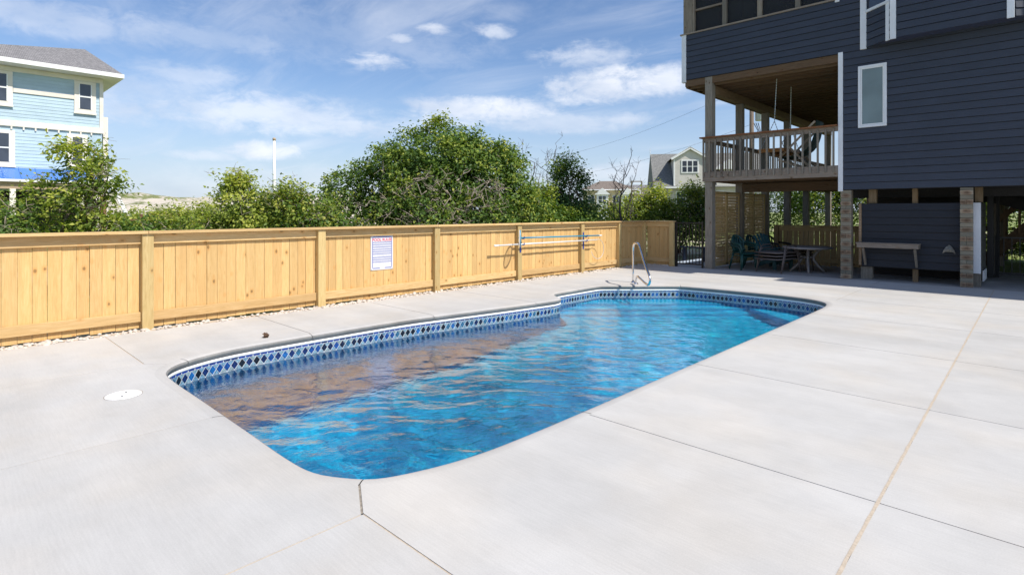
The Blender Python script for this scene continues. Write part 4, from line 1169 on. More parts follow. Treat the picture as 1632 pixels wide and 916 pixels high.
# ------------------------------------------------------------------ furniture in the shade
def lpart(name, mb, mat, root, smooth=False, bevel=0.):
    me = mb.mesh(name, mat, (0, 0, 0), smooth); o = bpy.data.objects.new(name, me); COL.objects.link(o); o.parent = root
    if bevel:
        b = o.modifiers.new('bevel', 'BEVEL'); b.width = bevel; b.segments = 2
    return o
def armchair(label, loc, rz, mat):
    t = thing('garden_chair', label, 'chair', loc, 'green plastic garden chairs', rz)
    m_ = MB(); n_ = 7   # dished seat, front towards -y
    vs = []
    for j in range(n_):
        for i in range(n_):
            u, v = i / (n_ - 1) - .5, j / (n_ - 1) - .5
            vs.append((u * (.46 - .05 * (v + .5)), v * .44, .415 - .02 * math.cos(u * 3) - .012 * (v + .5) - (.03 * max(0, -v - .35) * 6)))
    fsx = [(j * n_ + i, j * n_ + i + 1, (j + 1) * n_ + i + 1, (j + 1) * n_ + i) for j in range(n_ - 1) for i in range(n_ - 1)]
    m_.add(vs, fsx); s_ = lpart('seat', m_, mat, t, True); so = s_.modifiers.new('thick', 'SOLIDIFY'); so.thickness = .022
    for sx in (-1, 1):
        m_ = MB(); m_.tube([(sx * .20, -.19, .40), (sx * .225, -.225, .20), (sx * .245, -.25, 0)], [.034, .028, .022], 6); lpart('leg', m_, mat, t, True)
        m_ = MB(); m_.tube([(sx * .18, .20, .41), (sx * .205, .25, .20), (sx * .225, .30, 0)], [.034, .028, .022], 6); lpart('leg', m_, mat, t, True)
        m_ = MB(); m_.tube([(sx * .225, -.22, .40), (sx * .25, -.235, .52), (sx * .268, -.20, .63), (sx * .272, -.05, .655), (sx * .265, .12, .66), (sx * .235, .25, .70)], [.022, .024, .028, .030, .027, .022], 8); lpart('arm', m_, mat, t, True)
    def bk(u, z):   # point on the reclined, wrapped back
        return (u * (.40 + .06 * (z - .45)), .20 + .26 * (z - .42) - .10 * (2 * u) ** 2 + .06, z)
    for k in range(6):
        u = -.40 + k * .16; top = .83 - .28 * u * u
        m_ = MB(); m_.tube([bk(u, .43), bk(u, .58), bk(u, .72), bk(u, top)], [.020, .022, .022, .022], 6); lpart('back_slat', m_, mat, t, True)
    m_ = MB(); m_.tube([bk(-.5 + k / 12., .64 + .22 * (1 - (abs(k / 12. - .5) * 2) ** 2.6)) for k in range(13)], .030, 8); lpart('top_rail', m_, mat, t, True)
    m_ = MB(); m_.tube([bk(-.47 + k / 8 * .94, .47) for k in range(9)], .024, 8); lpart('lower_rail', m_, mat, t, True)
    return t
armchair('dark green plastic garden chair nearest the corner post, bottom of the front stack', (-6.10, 15.75, 0), R(58), 'green_plastic')
armchair('dark green plastic garden chair stacked on top of the front chair', (-6.07, 15.73, .075), R(58), 'green_plastic')
armchair('dark green plastic garden chair standing behind the front green stack', (-6.05, 16.75, .04), R(62), 'green_plastic')
armchair('nearly black plastic chair half hidden behind the teal slatted chair', (-5.9, 18.0, 0), R(70), 'black_plastic')
ad = thing('slatted_chair', 'teal plastic slatted garden chair with a tall fan back', 'chair', (-5.58, 16.65, 0), None, R(62))
for k in range(5):
    u = -.20 + k * .10; top = .98 - 1.4 * u * u
    m_ = MB(); m_.beam((u * .75, .18, .30), (u * 1.12, .52, top), .086, .02, up=(0, -1, .5)); lpart('back_slat', m_, 'teal_plastic', ad, bevel=.012)
for k in range(5):
    m_ = MB(); m_.box(-.25, .25, -.38 + k * .115, -.28 + k * .115, .36 - k * .02, .38 - k * .02); lpart('seat_slat', m_, 'teal_plastic', ad, bevel=.004)
for sx in (-1, 1):
    m_ = MB(); m_.box(sx * .31 - .06, sx * .31 + .06, -.42, .36, .55, .575); lpart('arm', m_, 'teal_plastic', ad, bevel=.008)
    m_ = MB(); m_.box(sx * .29 - .02, sx * .29 + .02, -.38, -.28, 0, .55); lpart('leg', m_, 'teal_plastic', ad, bevel=.004)
    m_ = MB(); m_.beam((sx * .26, -.36, .30), (sx * .26, .46, .05), .03, .11); lpart('side_rail', m_, 'teal_plastic', ad)
    m_ = MB(); m_.beam((sx * .29, .30, 0), (sx * .27, .36, .56), .05, .04); lpart('leg', m_, 'teal_plastic', ad)
def lounger(label, loc, rz, k):
    t = thing('sling_lounger', label, 'lounger', loc, 'stacked sling loungers', rz)
    z = .36
    for sx in (-1, 1):
        m_ = MB(); m_.tube([(sx * .33, -.72, z), (sx * .33, .95, z)], .017, 8); lpart('side_rail', m_, 'bronze_metal', t, True)
        m_ = MB(); m_.tube([(sx * .36, -.62, -.0 - .083 * k + .0), (sx * .355, -.52, z * .6), (sx * .35, -.42, z + .13), (sx * .35, -.32, z + .185), (sx * .35, .0, z + .19), (sx * .352, .10, z + .15), (sx * .355, .18, z - .05), (sx * .36, .24, -.083 * k)], .016, 8); lpart('arm_frame', m_, 'bronze_metal', t, True)
        m_ = MB(); m_.tube([(sx * .33, .80, z), (sx * .35, .92, -.083 * k)], .016, 8); lpart('leg', m_, 'bronze_metal', t, True)
    for yy in (-.72, .95):
        m_ = MB(); m_.tube([(-.33, yy, z), (.33, yy, z)], .017, 8); lpart('cross_rail', m_, 'bronze_metal', t, True)
    m_ = MB(); n_ = 8; vs = []
    for j in range(n_ + 1):
        for i in range(5): u = i / 4 - .5; vs.append((u * .64, -.71 + j / n_ * 1.65, z + .016 - .03 * math.cos(u * 3.1) ** 2))
    m_.add(vs, [(j * 5 + i, j * 5 + i + 1, (j + 1) * 5 + i + 1, (j + 1) * 5 + i) for j in range(n_) for i in range(4)])
    s_ = lpart('sling', m_, 'sling', t, True); so = s_.modifiers.new('thick', 'SOLIDIFY'); so.thickness = .006
    return t
for k, nm in enumerate(('bottom', 'middle', 'top')):
    lounger('taupe sling lounger with bronze arms, %s one of the stack beside the round table' % nm, (-5.15, 16.0, .083 * k - .09 + .09), R(-14), k)
tb = thing('round_table', 'round grey resin patio table on curved legs under the house', 'table', (-4.62, 16.35, 0))
m_ = MB(); m_.lathe([(0, .675), (.58, .675), (.605, .668), (.615, .652), (.612, .632), (.59, .622), (.57, .632), (0, .640)], 44); lpart('table_top', m_, 'resin', tb, True)
for k in range(4):
    a = R(20 + 90 * k); c_, s_ = math.cos(a), math.sin(a)
    m_ = MB(); m_.tube([(c_ * r, s_ * r, z) for r, z in ((.36, .64), (.25, .56), (.15, .42), (.15, .33), (.24, .18), (.42, 0))], [.034, .036, .04, .04, .036, .03], 8); lpart('leg', m_, 'resin', tb, True)
m_ = MB(); m_.lathe([(0, .36), (.14, .37), (.14, .41), (0, .42)], 16); lpart('hub', m_, 'resin', tb, True)
# things on the upper deck
sw = thing('porch_swing', 'oiled wooden porch swing seat hung on two chains from the deck ceiling', 'swing', (-5.4, 16.5, 3.4))
def chain(p, q):
    p, q = Vector(p), Vector(q); n_ = int((q - p).length / .035); m_ = MB()
    m_.tube([p.lerp(q, i / n_) for i in range(n_ + 1)], [.013 if i % 2 else .006 for i in range(n_ + 1)], 5); return m_
for p, q in (((-5.22, 15.80, 5.2), (-5.28, 15.80, 4.05)), ((-5.26, 17.10, 5.2), (-5.28, 17.10, 4.05)), ((-5.28, 15.80, 4.05), (-5.05, 15.80, 3.35)), ((-5.28, 15.80, 4.05), (-5.62, 15.80, 3.35)), ((-5.28, 17.10, 4.05), (-5.05, 17.10, 3.35)), ((-5.28, 17.10, 4.05), (-5.62, 17.10, 3.35))):
    part('chain', chain(p, q), 'steel_dull', sw)
for k in range(5):
    bx('seat_slat', 'orange_wood', -5.68 + k * .13, -5.57 + k * .13, 15.72, 17.18, 3.29, 3.315, sw)
for yy in (15.80, 17.10): bx('seat_bearer', 'orange_wood', -5.70, -5.02, yy - .025, yy + .025, 3.22, 3.288, sw)
bx('seat_apron', 'orange_wood', -5.06, -5.02, 15.72, 17.18, 3.235, 3.288, sw)
dc = thing('deck_chair', 'green canvas deck chair with tan wooden frame beside the porch swing', 'chair', (-4.75, 16.4, 2.737))
for yy in (16.05, 16.75):
    m_ = MB(); m_.beam((-5.25, yy, 3.05), (-4.35, yy, 3.98), .03, .05); part('frame_rail', m_, 'tan_wood', dc)
    m_ = MB(); m_.beam((-4.45, yy + .04, 2.74), (-5.0, yy + .04, 3.36), .03, .05); part('leg', m_, 'tan_wood', dc)
    m_ = MB(); m_.beam((-5.25, yy - .035, 3.02), (-4.6, yy - .035, 2.74), .03, .05); part('leg', m_, 'tan_wood', dc)
m_ = MB(); n_ = 12; vs = []
for j in range(n_ + 1):
    t_ = j / n_; x_ = -5.22 + .90 * t_ + .22 * math.sin(math.pi * t_); z_ = 3.06 + .95 * t_ - .26 * math.sin(math.pi * t_)
    vs += [(x_, 16.08, z_), (x_, 16.72, z_)]
m_.add(vs, [(2 * j, 2 * j + 1, 2 * j + 3, 2 * j + 2) for j in range(n_)])
o = part('canvas_sling', m_, 'canvas', dc, smooth=True); so = o.modifiers.new('thick', 'SOLIDIFY'); so.thickness = .012

# ------------------------------------------------------------------ pale blue house on the left
bh = thing('blue_house', 'pale blue lap-sided house with cream trim and hipped grey roof at the left edge', 'house', (-34, 2, 0))
BXF = -34.0
def bbx(name, mat, x0, x1, y0, y1, z0, z1, parent=bh, bevel=0.): return bx(name, mat, x0, x1, y0, y1, z0, z1, parent, bevel)
bbx('wall', 'sky_blue_y', -44, BXF, -8, 6.0, 2.6, 8.1)
for k in range(15):     # boards face +x
    z = 5.78 + k * .155
    part('siding_board', lap((BXF, -8), (BXF, 5.93), z, .155, .016, .004, .006), 'sky_blue_y', bh, org=(BXF, 0, z))
for k in range(12):
    z = 3.50 + k * .155
    part('siding_board', lap((BXF, -8), (BXF, 5.6), z, .155, .016, .004, .006), 'sky_blue_y', bh, org=(BXF, 0, z))
for k in range(30):
    z = 3.45 + k * .155
    part('siding_board', lap((BXF, 6.0), (-44, 6.0), z, .155, .03, .01), 'sky_blue_x', bh, org=(-38, 6, z))
bbx('frieze', 'cream', BXF, BXF + .06, -8, 6.06, 7.98, 8.20)
bbx('belly_band', 'cream', BXF, BXF + .08, -8, 6.10, 5.50, 5.77)
bbx('corner_board', 'cream', BXF - .1, BXF + .065, 5.93, 6.08, 5.77, 7.98)
bbx('window_band', 'cream', BXF, BXF + .055, 2.72, 4.93, 7.05, 7.24)
for k in range(24):
    yy = 5.6 - k * .42; bbx('bracket', 'cream', BXF - .02, BXF + .07, yy - .03, yy + .03, 5.36, 5.498)
def bwin(y0, y1, z0, z1, x=BXF):
    w_ = bx('window', 'cream', x, x + .075, y0, y1, z0, z1, bh)
    b = .19
    m_ = MB(); m_.box(x + .076, x + .082, y0 + b, y1 - b, z0 + b, z1 - b * .75); part('pane', m_, 'dark_glass', w_)
    zm = (z0 + z1) / 2 + .02
    m_ = MB(); m_.box(x + .083, x + .10, y0 + b, y1 - b, zm - .03, zm + .03)
    for a in (y0 + b - .02, y1 - b - .02): m_.box(x + .083, x + .096, a, a + .04, z0 + b, z1 - b * .75)
    part('sash', m_, 'white_paint', w_)
    m_ = MB(); m_.box(x + .075, x + .11, y0 - .02, y1 + .02, z0 - .05, z0 + .03); part('sill', m_, 'cream', w_)
bwin(4.93, 5.78, 6.42, 7.97); bwin(1.55, 2.70, 6.42, 7.97); bwin(-2.4, -1.2, 6.42, 7.97)
bwin(4.65, 5.45, 3.80, 5.36); bwin(1.75, 2.78, 3.68, 5.30)
# roof with boxed overhang
rf = MB()
c1, c2, ap, bk1, bk2 = (-33.2, 6.78, 8.42), (-33.2, -8.6, 8.42), (-37.4, 5.88, 10.35), (-47, 5.88, 10.35), (-47, -8.6, 8.42)
ap2 = (-35.0, 2.0, 9.32)
rf.add([c1, c2, ap2, ap], [(0, 1, 2, 3)]); rf.add([c1, ap, bk1, (-47, 6.78, 8.42)], [(0, 1, 2, 3)]); rf.add([c2, bk2, bk1, ap, ap2], [(0, 1, 2, 3, 4)])
part('roof', rf, 'shingle_gray', bh)
bbx('fascia', 'white_paint', -33.26, -33.18, -8.6, 6.80, 8.24, 8.44); bbx('fascia', 'white_paint', -47, -33.262, 6.72, 6.80, 8.24, 8.44)
bbx('soffit', 'cream', -47, -33.262, -8.6, 6.718, 8.215, 8.245)
# porch roof of blue metal, posts, side stair and lower storey
m_ = MB(); m_.prism([(-33.95, -8, 3.56), (-33.95, 5.9, 3.56), (-32.6, 5.9, 3.02), (-32.6, -8, 3.02)], (0, 0, .05)); aw = part('awning', m_, 'blue_metal', bh)
for k in range(24):
    yy = 5.8 - k * .58; m_ = MB(); m_.beam((-33.93, yy, 3.62), (-32.6, yy, 3.09), .035, .035); part('seam', m_, 'blue_metal', aw)
bbx('gutter', 'white_paint', -32.62, -32.50, -8, 5.95, 2.93, 3.04); bbx('porch_beam', 'tan_wood', -32.85, -32.66, -8, 5.8, 2.62, 2.93)
for yy in (5.6, 2.6, -.4, -3.4): bbx('porch_post', 'cream', -32.85, -32.65, yy - .1, yy + .1, 0, 2.62)
bbx('lower_storey', 'dark_inside', -43, -35.5, -8, 5.2, -.05, 2.6)
bbx('side_post', 'cream', -34.35, -34.10, 6.10, 6.30, 0, 6.35)
m_ = MB(); m_.beam((-32.0, 5.62, 4.0), (-32.0, 6.62, 1.55), .12, .16); part('stair_rail', m_, 'white_paint', bh)
bbx('brick_base', 'old_fence', -34.5, -33.9, 5.4, 6.2, 0, 2.4)

# ------------------------------------------------------------------ distant houses on the right
def far_root(name, label, l, d, rz, cat='house'):
    p = spot(l, d); return thing(name, label, cat, p, None, rz)
def lbox(name, mat, root, x0, x1, y0, y1, z0, z1):
    m_ = MB(); m_.box(x0, x1, y0, y1, z0, z1); return lpart(name, m_, mat, root)
def lwin(root, x0, x1, z0, z1, y, n=1, glass='dark_glass', mull=True):
    w_ = lbox('window', 'white_paint', root, x0, x1, y - .06, y, z0, z1); st_ = (x1 - x0 - .12) / n
    for k in range(n):
        a = x0 + .12 + k * st_; zm = (z0 + z1) / 2
        for q0, q1 in ((z0 + .12, zm - .04), (zm + .04, z1 - .12)):
            m_ = MB(); m_.box(a, a + st_ - .12, y - .075, y - .062, q0, q1); o = lpart('pane', m_, glass, w_)
gh = far_root('gray_house', 'greige gabled house with grey shingle roof and triple window seen beyond the fence gate', 17.5, 57, R(34))
lbox('wall', 'gray_siding', gh, -2.6, 8.0, .3, 9, 0, 4.15)
m_ = MB(); m_.prism([(-3.0, -.35, 4.15), (-3.0, 4.0, 7.95), (-3.0, 9.3, 4.15)], (11.4, 0, 0)); lpart('roof', m_, 'shingle_dark', gh)
lbox('rake_trim', 'white_paint', gh, -3.04, -3.002, 3.85, 4.15, 7.7, 8.6)
lbox('gutter', 'white_paint', gh, -3.0, 2.6, -.45, -.352, 4.02, 4.17)
lbox('dormer_wall', 'gray_siding', gh, -.95, 2.15, -.25, 3.2, 4.25, 7.05)
m_ = MB(); m_.prism([(-.95, -.25, 7.052), (.6, -.25, 7.95), (2.15, -.25, 7.052)], (0, 3, 0)); lpart('gable_wall', m_, 'gray_siding', gh)
m_ = MB()
for q in ((-1.25, 6.98), (2.45, 6.98)): m_.beam((q[0], -.42, q[1]), (.6, -.42, 8.10), .16, .22, up=(0, 0, 1))
lpart('gable_trim', m_, 'white_paint', gh)
m_ = MB(); m_.prism([(-1.3, -.5, 7.02), (.6, -.5, 8.20), (2.5, -.5, 7.02), (.6, -.5, 8.12)], (0, 4.4, 0)); lpart('dormer_roof', m_, 'shingle_dark', gh)
for xx in (-1.0, 2.07): lbox('corner_trim', 'white_paint', gh, xx, xx + .12, -.29, -.2, 4.25, 7.0)
lwin(gh, -.25, 1.45, 5.55, 6.9, -.252, 3)
lwin(gh, -.75, .35, 2.4, 3.75, .29, 1); lwin(gh, 3.0, 4.0, 2.4, 3.75, .29, 1)
lbox('second_dormer', 'gray_siding', gh, 3.2, 5.6, -.2, 3, 4.2, 6.2); m_ = MB(); m_.prism([(2.95, -.5, 5.9), (4.4, -.5, 6.9), (5.85, -.5, 5.9)], (0, 4, 0)); lpart('dormer_roof', m_, 'white_paint', gh)
for xx in (-5.3, -4.3, -3.15, -2.4): lbox('deck_post', 'gray_z', gh, xx, xx + .13, -1.2, -1.07, 0, 4.75)
lbox('deck_floor', 'gray_x', gh, -5.4, -2.2, -1.3, 1.2, 3.2, 3.45); lbox('deck_rail', 'gray_x', gh, -5.3, -4.17, -1.22, -1.1, 4.65, 4.75); lbox('deck_rail', 'gray_x', gh, -3.15, -2.3, -1.22, -1.1, 4.65, 4.75)
for k in range(8): lbox('deck_board', 'gray_z', gh, -4.1 + k * .12, -4.0 + k * .12, -1.16, -1.12, 2.6, 4.1)
yh = far_root('yellow_house', 'small yellow house with brown hipped roof and white porch gables far off', 18.5, 110, R(30))
lbox('wall', 'yellow_siding', yh, -4.5, 5.4, 0, 8, 0, 6.0)
m_ = MB(); m_.add([(-5.2, -.6, 6.0), (6.0, -.6, 6.0), (6.0, 9, 6.0), (-5.2, 9, 6.0), (-1.5, 4, 7.9), (1.5, 4, 7.9)], [(0, 1, 5, 4), (1, 2, 5), (2, 3, 4, 5), (3, 0, 4), (0, 3, 2, 1)]); lpart('roof', m_, 'shingle_brown', yh)
lbox('fascia', 'white_paint', yh, -5.2, 6.0, -.66, -.602, 5.85, 6.05)
for xx in (-.6, 4.2):
    lbox('porch_bay', 'white_paint', yh, xx - 1.1, xx + 1.1, -1.2, -.01, 0, 5.0); m_ = MB(); m_.prism([(xx - 1.5, -1.5, 5.0), (xx, -1.5, 6.3), (xx + 1.5, -1.5, 5.0)], (0, 1.6, 0)); lpart('porch_gable', m_, 'white_paint', yh)
    lwin(yh, xx - .8, xx + .8, 3.2, 4.8, -1.21, 2)
lwin(yh, 1.3, 2.6, 3.3, 4.9, -.01, 2); lwin(yh, -3.6, -2.2, 3.3, 4.9, -.01, 2)
ph = far_root('pale_house', 'pale grey house with steep roof and paned windows far behind the bare tree', 31.0, 140, R(36))
lbox('wall', 'gray_siding', ph, -3.5, 4.5, 0, 8, 0, 6.3)
m_ = MB(); m_.prism([(-4, -.4, 6.2), (-4, 4, 8.6), (-4, 8.4, 6.2)], (9, 0, 0)); lpart('roof', m_, 'shingle_gray', ph)
m_ = MB(); m_.prism([(-3, -.5, 6.0), (-.2, -.5, 8.0), (2.6, -.5, 6.0)], (0, .6, 0)); lpart('gable_wall', m_, 'gray_siding', ph)
lwin(ph, -1.2, 1.2, 4.4, 6.3, -.51, 3); lwin(ph, -3.2, -1.6, 2.4, 3.8, -.01, 2)
lbox('porch_roof', 'shingle_gray', ph, -3.5, 5, -2.2, -.02, 3.9, 4.1)

# ------------------------------------------------------------------ poles and wires
fp = thing('flagpole', 'bare white flagpole rising behind the shrubs', 'flagpole', (-29.95, 12.89, 0))
m_ = MB(); m_.tube([(-29.95, 12.89, -.05), (-29.95, 12.89, 3), (-29.95, 12.89, 5.42)], [.10, .085, .065], 12); part('shaft', m_, 'white_paint', fp, smooth=True)
m_ = MB(); m_.lathe([(0, 5.40), (.07, 5.43), (.095, 5.50), (.07, 5.57), (0, 5.60)], 14, (-29.95, 12.89, 0)); part('ball', m_, 'tan_wood', fp, smooth=True)
up = thing('utility_pole', 'wooden utility pole with a grey transformer seen through the open deck', 'utility pole', (-15.95, 42.83, 0))
m_ = MB(); m_.tube([(-15.95, 42.83, -.1), (-15.95, 42.83, 11.6)], [.20, .14], 10); part('shaft', m_, 'utility', up, smooth=True)
m_ = MB(); m_.lathe([(0, 8.45), (.26, 8.45), (.29, 8.5), (.29, 9.25), (.31, 9.27), (.31, 9.33), (.16, 9.40), (0, 9.42)], 18, (-15.52, 43.2, 0)); part('transformer', m_, 'gray_metal_can', up, smooth=True)
m_ = MB()
for k in range(3):
    a = k * .12; m_.tube([(-15.85 + a, 42.95 + a, 8.3), (-15.6 + a, 43.15, 7.7 - a), (-15.75, 43.0, 7.2), (-15.93, 42.9, 7.55)], .03, 5)
part('cable_loop', m_, 'wire', up)
m_ = MB(); m_.beam((-17.1, 41.8, 11.1), (-14.8, 43.9, 11.1), .10, .12); part('cross_arm', m_, 'utility', up)
for lab, p, q, sag in (('upper black power line sloping down to the left above the far roofs', (-15.9, 42.8, 11.2), (-43.0, 57.0, 9.2), .5), ('lower black power line sloping down to the left just above the grey roof', (-15.9, 42.8, 8.2), (-43.0, 57.0, 6.4), .5)):
    p, q = Vector(p), Vector(q); m_ = MB(); m_.tube([p.lerp(q, t / 16) - Vector((0, 0, sag * 4 * (t / 16) * (1 - t / 16))) for t in range(17)], .009, 5)
    tag(part('power_line', m_, 'wire', None, org=p), lab, 'power line', 'power lines')

# ------------------------------------------------------------------ dune and old fence
gx, gy = 70, 18; vs = []
for j in range(gy):
    for i in range(gx):
        l = -95 + i * 1.3; d = 66 + j * 2.2
        p = spot(l, d); h = math.sin(math.pi * j / (gy - 1)) ** .8 * (3.5 + 1.0 * noise.noise((l * .09, d * .07, 2)) + .7 * noise.noise((l * .3, d * .25, 5)) + .25 * noise.noise((l * 1.1, d * .8, 9)))
        e = min(1, i / 4, (gx - 1 - i) / 14)
        vs.append((p.x, p.y, -.3 + h * max(e, 0) * 1.24))
m_ = MB(); m_.add(vs, [(j * gx + i, j * gx + i + 1, (j + 1) * gx + i + 1, (j + 1) * gx + i) for j in range(gy - 1) for i in range(gx - 1)])
tag(part('dune', m_, 'dune', None, smooth=True), 'low pale sand dune tufted with beach grass on the left horizon', 'dune', kind='structure')
of = thing('old_fence', 'old reddish brown board fence half hidden in the shrubs on the left', 'fence', spot(-14.8, 25))
for k in range(24):
    p = spot(-16.6 + k * .15, 25 + .3 * math.sin(k)); q = Matrix.Translation((p.x, p.y, 0)) @ Matrix.Rotation(YAW, 4, 'Z')
    m_ = MB(); m_.box(-.066, .066, -.01, .01, .02, 1.52 + rng.uniform(-.03, .03), M4=q); part('board', m_, 'old_fence', of, org=(p.x, p.y, 0))
for zc in (.35, 1.25):
    a, b = spot(-16.8, 24.6, zc), spot(-12.9, 24.6, zc); m_ = MB(); m_.beam(a, b, .05, .10); part('rail', m_, 'old_fence', of)
bench = thing('blue_bench', 'small dark blue bench on the grass just beyond the metal gate', 'bench', (-8.6, 19.4, 0))
p = spot(6.02, 18.4); px_, py_ = p.x, p.y; bench.location = (px_, py_, 0); WORLD[bench.name] = Vector((px_, py_, 0))
M['bench_blue'] = plain('dark_blue_bench_paint', (.02, .045, .10), .5)
bx('seat', 'bench_blue', px_ - .45, px_ + .45, py_ - .15, py_ + .15, .42, .46, bench)
for dx in (-.35, .35): bx('leg', 'bench_blue', px_ + dx - .03, px_ + dx + .03, py_ - .12, py_ + .12, 0, .418, bench)

# ------------------------------------------------------------------ plants
def crown(name, lobes, n, leaf, seed, parent, mat, per=11, spread=.13, shell=.62, young=.25, rough=.28, zmin=.02, droop=.0, shoots=0, shoot_h=.45):
    """leaf clusters strewn through and over a set of lobes (x, y, z, rx, ry, rz); one joined mesh"""
    rs = np.random.RandomState(seed)
    L = np.array(lobes, dtype=float)
    wts = (L[:, 3] * L[:, 4] + L[:, 4] * L[:, 5] + L[:, 3] * L[:, 5]); wts /= wts.sum()
    pick = rs.choice(len(L), n, p=wts)
    dv = rs.normal(size=(n, 3)); dv /= np.linalg.norm(dv, axis=1, keepdims=True)
    lo = rs.rand(n) > .16
    dv[:, 2] = np.where((dv[:, 2] < -.25) & lo, -dv[:, 2], dv[:, 2])
    rad = np.where(rs.rand(n) < shell, rs.uniform(.84, 1.04, n), rs.uniform(.35, .95, n))
    ctr = L[pick, :3] + dv * L[pick, 3:] * rad[:, None]
    bumps = np.array([noise.noise((c[0] * 1.5, c[1] * 1.5, c[2] * 1.5 + seed)) + .55 * noise.noise((c[0] * 3.9, c[1] * 3.9, c[2] * 3.9)) for c in ctr])
    ctr += dv * L[pick, 3:].mean(1)[:, None] * (bumps * rough)[:, None]
    ok = (ctr[:, 2] > zmin) & (bumps > -.26)
    # thin the deep inside of other lobes a little
    ctr, dv, bumps, rad = ctr[ok], dv[ok], bumps[ok], rad[ok]; n = len(ctr)
    tone_c = np.clip(.42 + .33 * bumps + rs.normal(0, .15, n) + np.where((rs.rand(n) < young) & (rad > .85), .33, 0), 0, 1)
    if shoots:      # upright leafy shoots standing out of the crown
        hi = np.argsort(-(ctr[:, 2] + rs.normal(0, .22, n)))[:max(shoots * 2, 8)]
        ex, et = [], []
        for q in rs.choice(hi, shoots):
            lean = rs.normal(0, .16, 2); hh = shoot_h * rs.uniform(.45, 1.1)
            for t_ in np.linspace(0, 1, 6): ex.append(ctr[q] + np.array([lean[0] * t_, lean[1] * t_, hh * t_])); et.append(rs.uniform(.62, 1.0))
        ctr = np.vstack([ctr, ex]); dv = np.vstack([dv, np.tile([0, 0, 1.], (len(ex), 1))]); tone_c = np.concatenate([tone_c, et]); n = len(ctr)
    k = per
    P_ = np.repeat(ctr, k, 0) + rs.normal(0, spread, (n * k, 3)) * np.array([1, 1, .8])
    up_ = np.repeat(dv, k, 0) * .55 + np.array([0, 0, .55]) + rs.normal(0, .55, (n * k, 3))
    up_ /= np.linalg.norm(up_, axis=1, keepdims=True)
    ax = rs.normal(size=(n * k, 3)) + np.repeat(dv, k, 0) * .5 - np.array([0, 0, droop]); ax -= up_ * (ax * up_).sum(1, keepdims=True); ax /= np.linalg.norm(ax, axis=1, keepdims=True)
    sd_ = np.cross(up_, ax)
    ln = (leaf * rs.uniform(.6, 1.25, n * k))[:, None]; wd = ln * rs.uniform(.22, .34, n * k)[:, None]
    base = P_ - ax * ln * .5; tip = P_ + ax * ln * .5 - up_ * ln * .10
    le = P_ + sd_ * wd + up_ * wd * .35 - ax * ln * .06; ri = P_ - sd_ * wd + up_ * wd * .35 - ax * ln * .06
    V = np.stack([base, le, tip, ri], 1).reshape(-1, 3)
    ok = P_[:, 2] > zmin
    m = n * k
    tone = np.clip(np.repeat(tone_c, k) + rs.normal(0, .10, m), 0, 1)
    V = V.reshape(m, 4, 3)[ok]; tone = tone[ok]; m = len(V)
    org = np.array(wloc(parent)); V = (V - org).reshape(-1, 3)
    me = bpy.data.meshes.new(name)
    me.vertices.add(m * 4); me.vertices.foreach_set('co', V.astype(np.float32).ravel())
    b = np.arange(m) * 4
    tri = np.stack([b, b + 1, b + 2, b, b + 2, b + 3], 1).ravel()
    me.loops.add(m * 6); me.loops.foreach_set('vertex_index', tri.astype(np.int32))
    me.polygons.add(m * 2); me.polygons.foreach_set('loop_start', (np.arange(m * 2) * 3).astype(np.int32))
    me.update(calc_edges=True)
    at = me.attributes.new('tone', 'FLOAT', 'POINT'); at.data.foreach_set('value', np.repeat(tone, 4).astype(np.float32))
    me.materials.append(M[mat])
    o = link(name, me, parent, org); o['kind'] = 'stuff'
    return ctr
def limb(mb, p, q, r0, r1, rs, n=5, wob=.10, sides=5):
    p, q = np.array(p, float), np.array(q, float); L = np.linalg.norm(q - p)
    pts = [p + (q - p) * t + rs.normal(0, wob * L * .35, 3) * math.sin(math.pi * t) for t in np.linspace(0, 1, n)]
    mb.tube(pts, [r0 + (r1 - r0) * t for t in np.linspace(0, 1, n)], sides)
    return pts
def bush(name, label, cat, base, lobes, n, leaf, seed, mat, group, stems=5, r=.05, twigs=0, **kw):
    t = thing(name, label, cat, base, group)
    ctr = crown('foliage', lobes, n, leaf, seed, t, mat, **kw)
    rs = np.random.RandomState(seed + 50)
    m_ = MB(); L = np.array(lobes)
    for k in range(stems):
        l = L[rs.randint(len(L))]; b = np.array([base[0] + rs.normal(0, .18), base[1] + rs.normal(0, .18), -.05])
        mid = b * .45 + np.array([l[0], l[1], l[2]]) * .55 + rs.normal(0, .12, 3); mid[2] = max(.3, l[2] * .65)
        limb(m_, b, mid, r, r * .65, rs, 5, .2, 6)
        for j in range(4):
            c = ctr[rs.randint(len(ctr))]
            if np.linalg.norm(c - mid) < 1.8: limb(m_, mid, c, r * .55, .008, rs, 5, .25, 4)
    part('trunk', m_, 'bark', t)
    if twigs:
        m_ = MB()
        for k in range(twigs):
            c = ctr[rs.randint(len(ctr))]; e = c + rs.normal(0, .17, 3) + np.array([.1, -.05, .0])
            pts = limb(m_, c, e, .007, .003, rs, 4, .5, 3)
            for j in range(2): limb(m_, pts[2], pts[2] + rs.normal(0, .14, 3), .004, .002, rs, 3, .3, 3)
        o = part('twigs', m_, 'twig', t); o['kind'] = 'stuff'
    return t, ctr
def lob(*rows): return [(*spot(l, d, z), a, b, c) for l, d, z, a, b, c in rows]
SH = 'shrubs behind the pine fence'
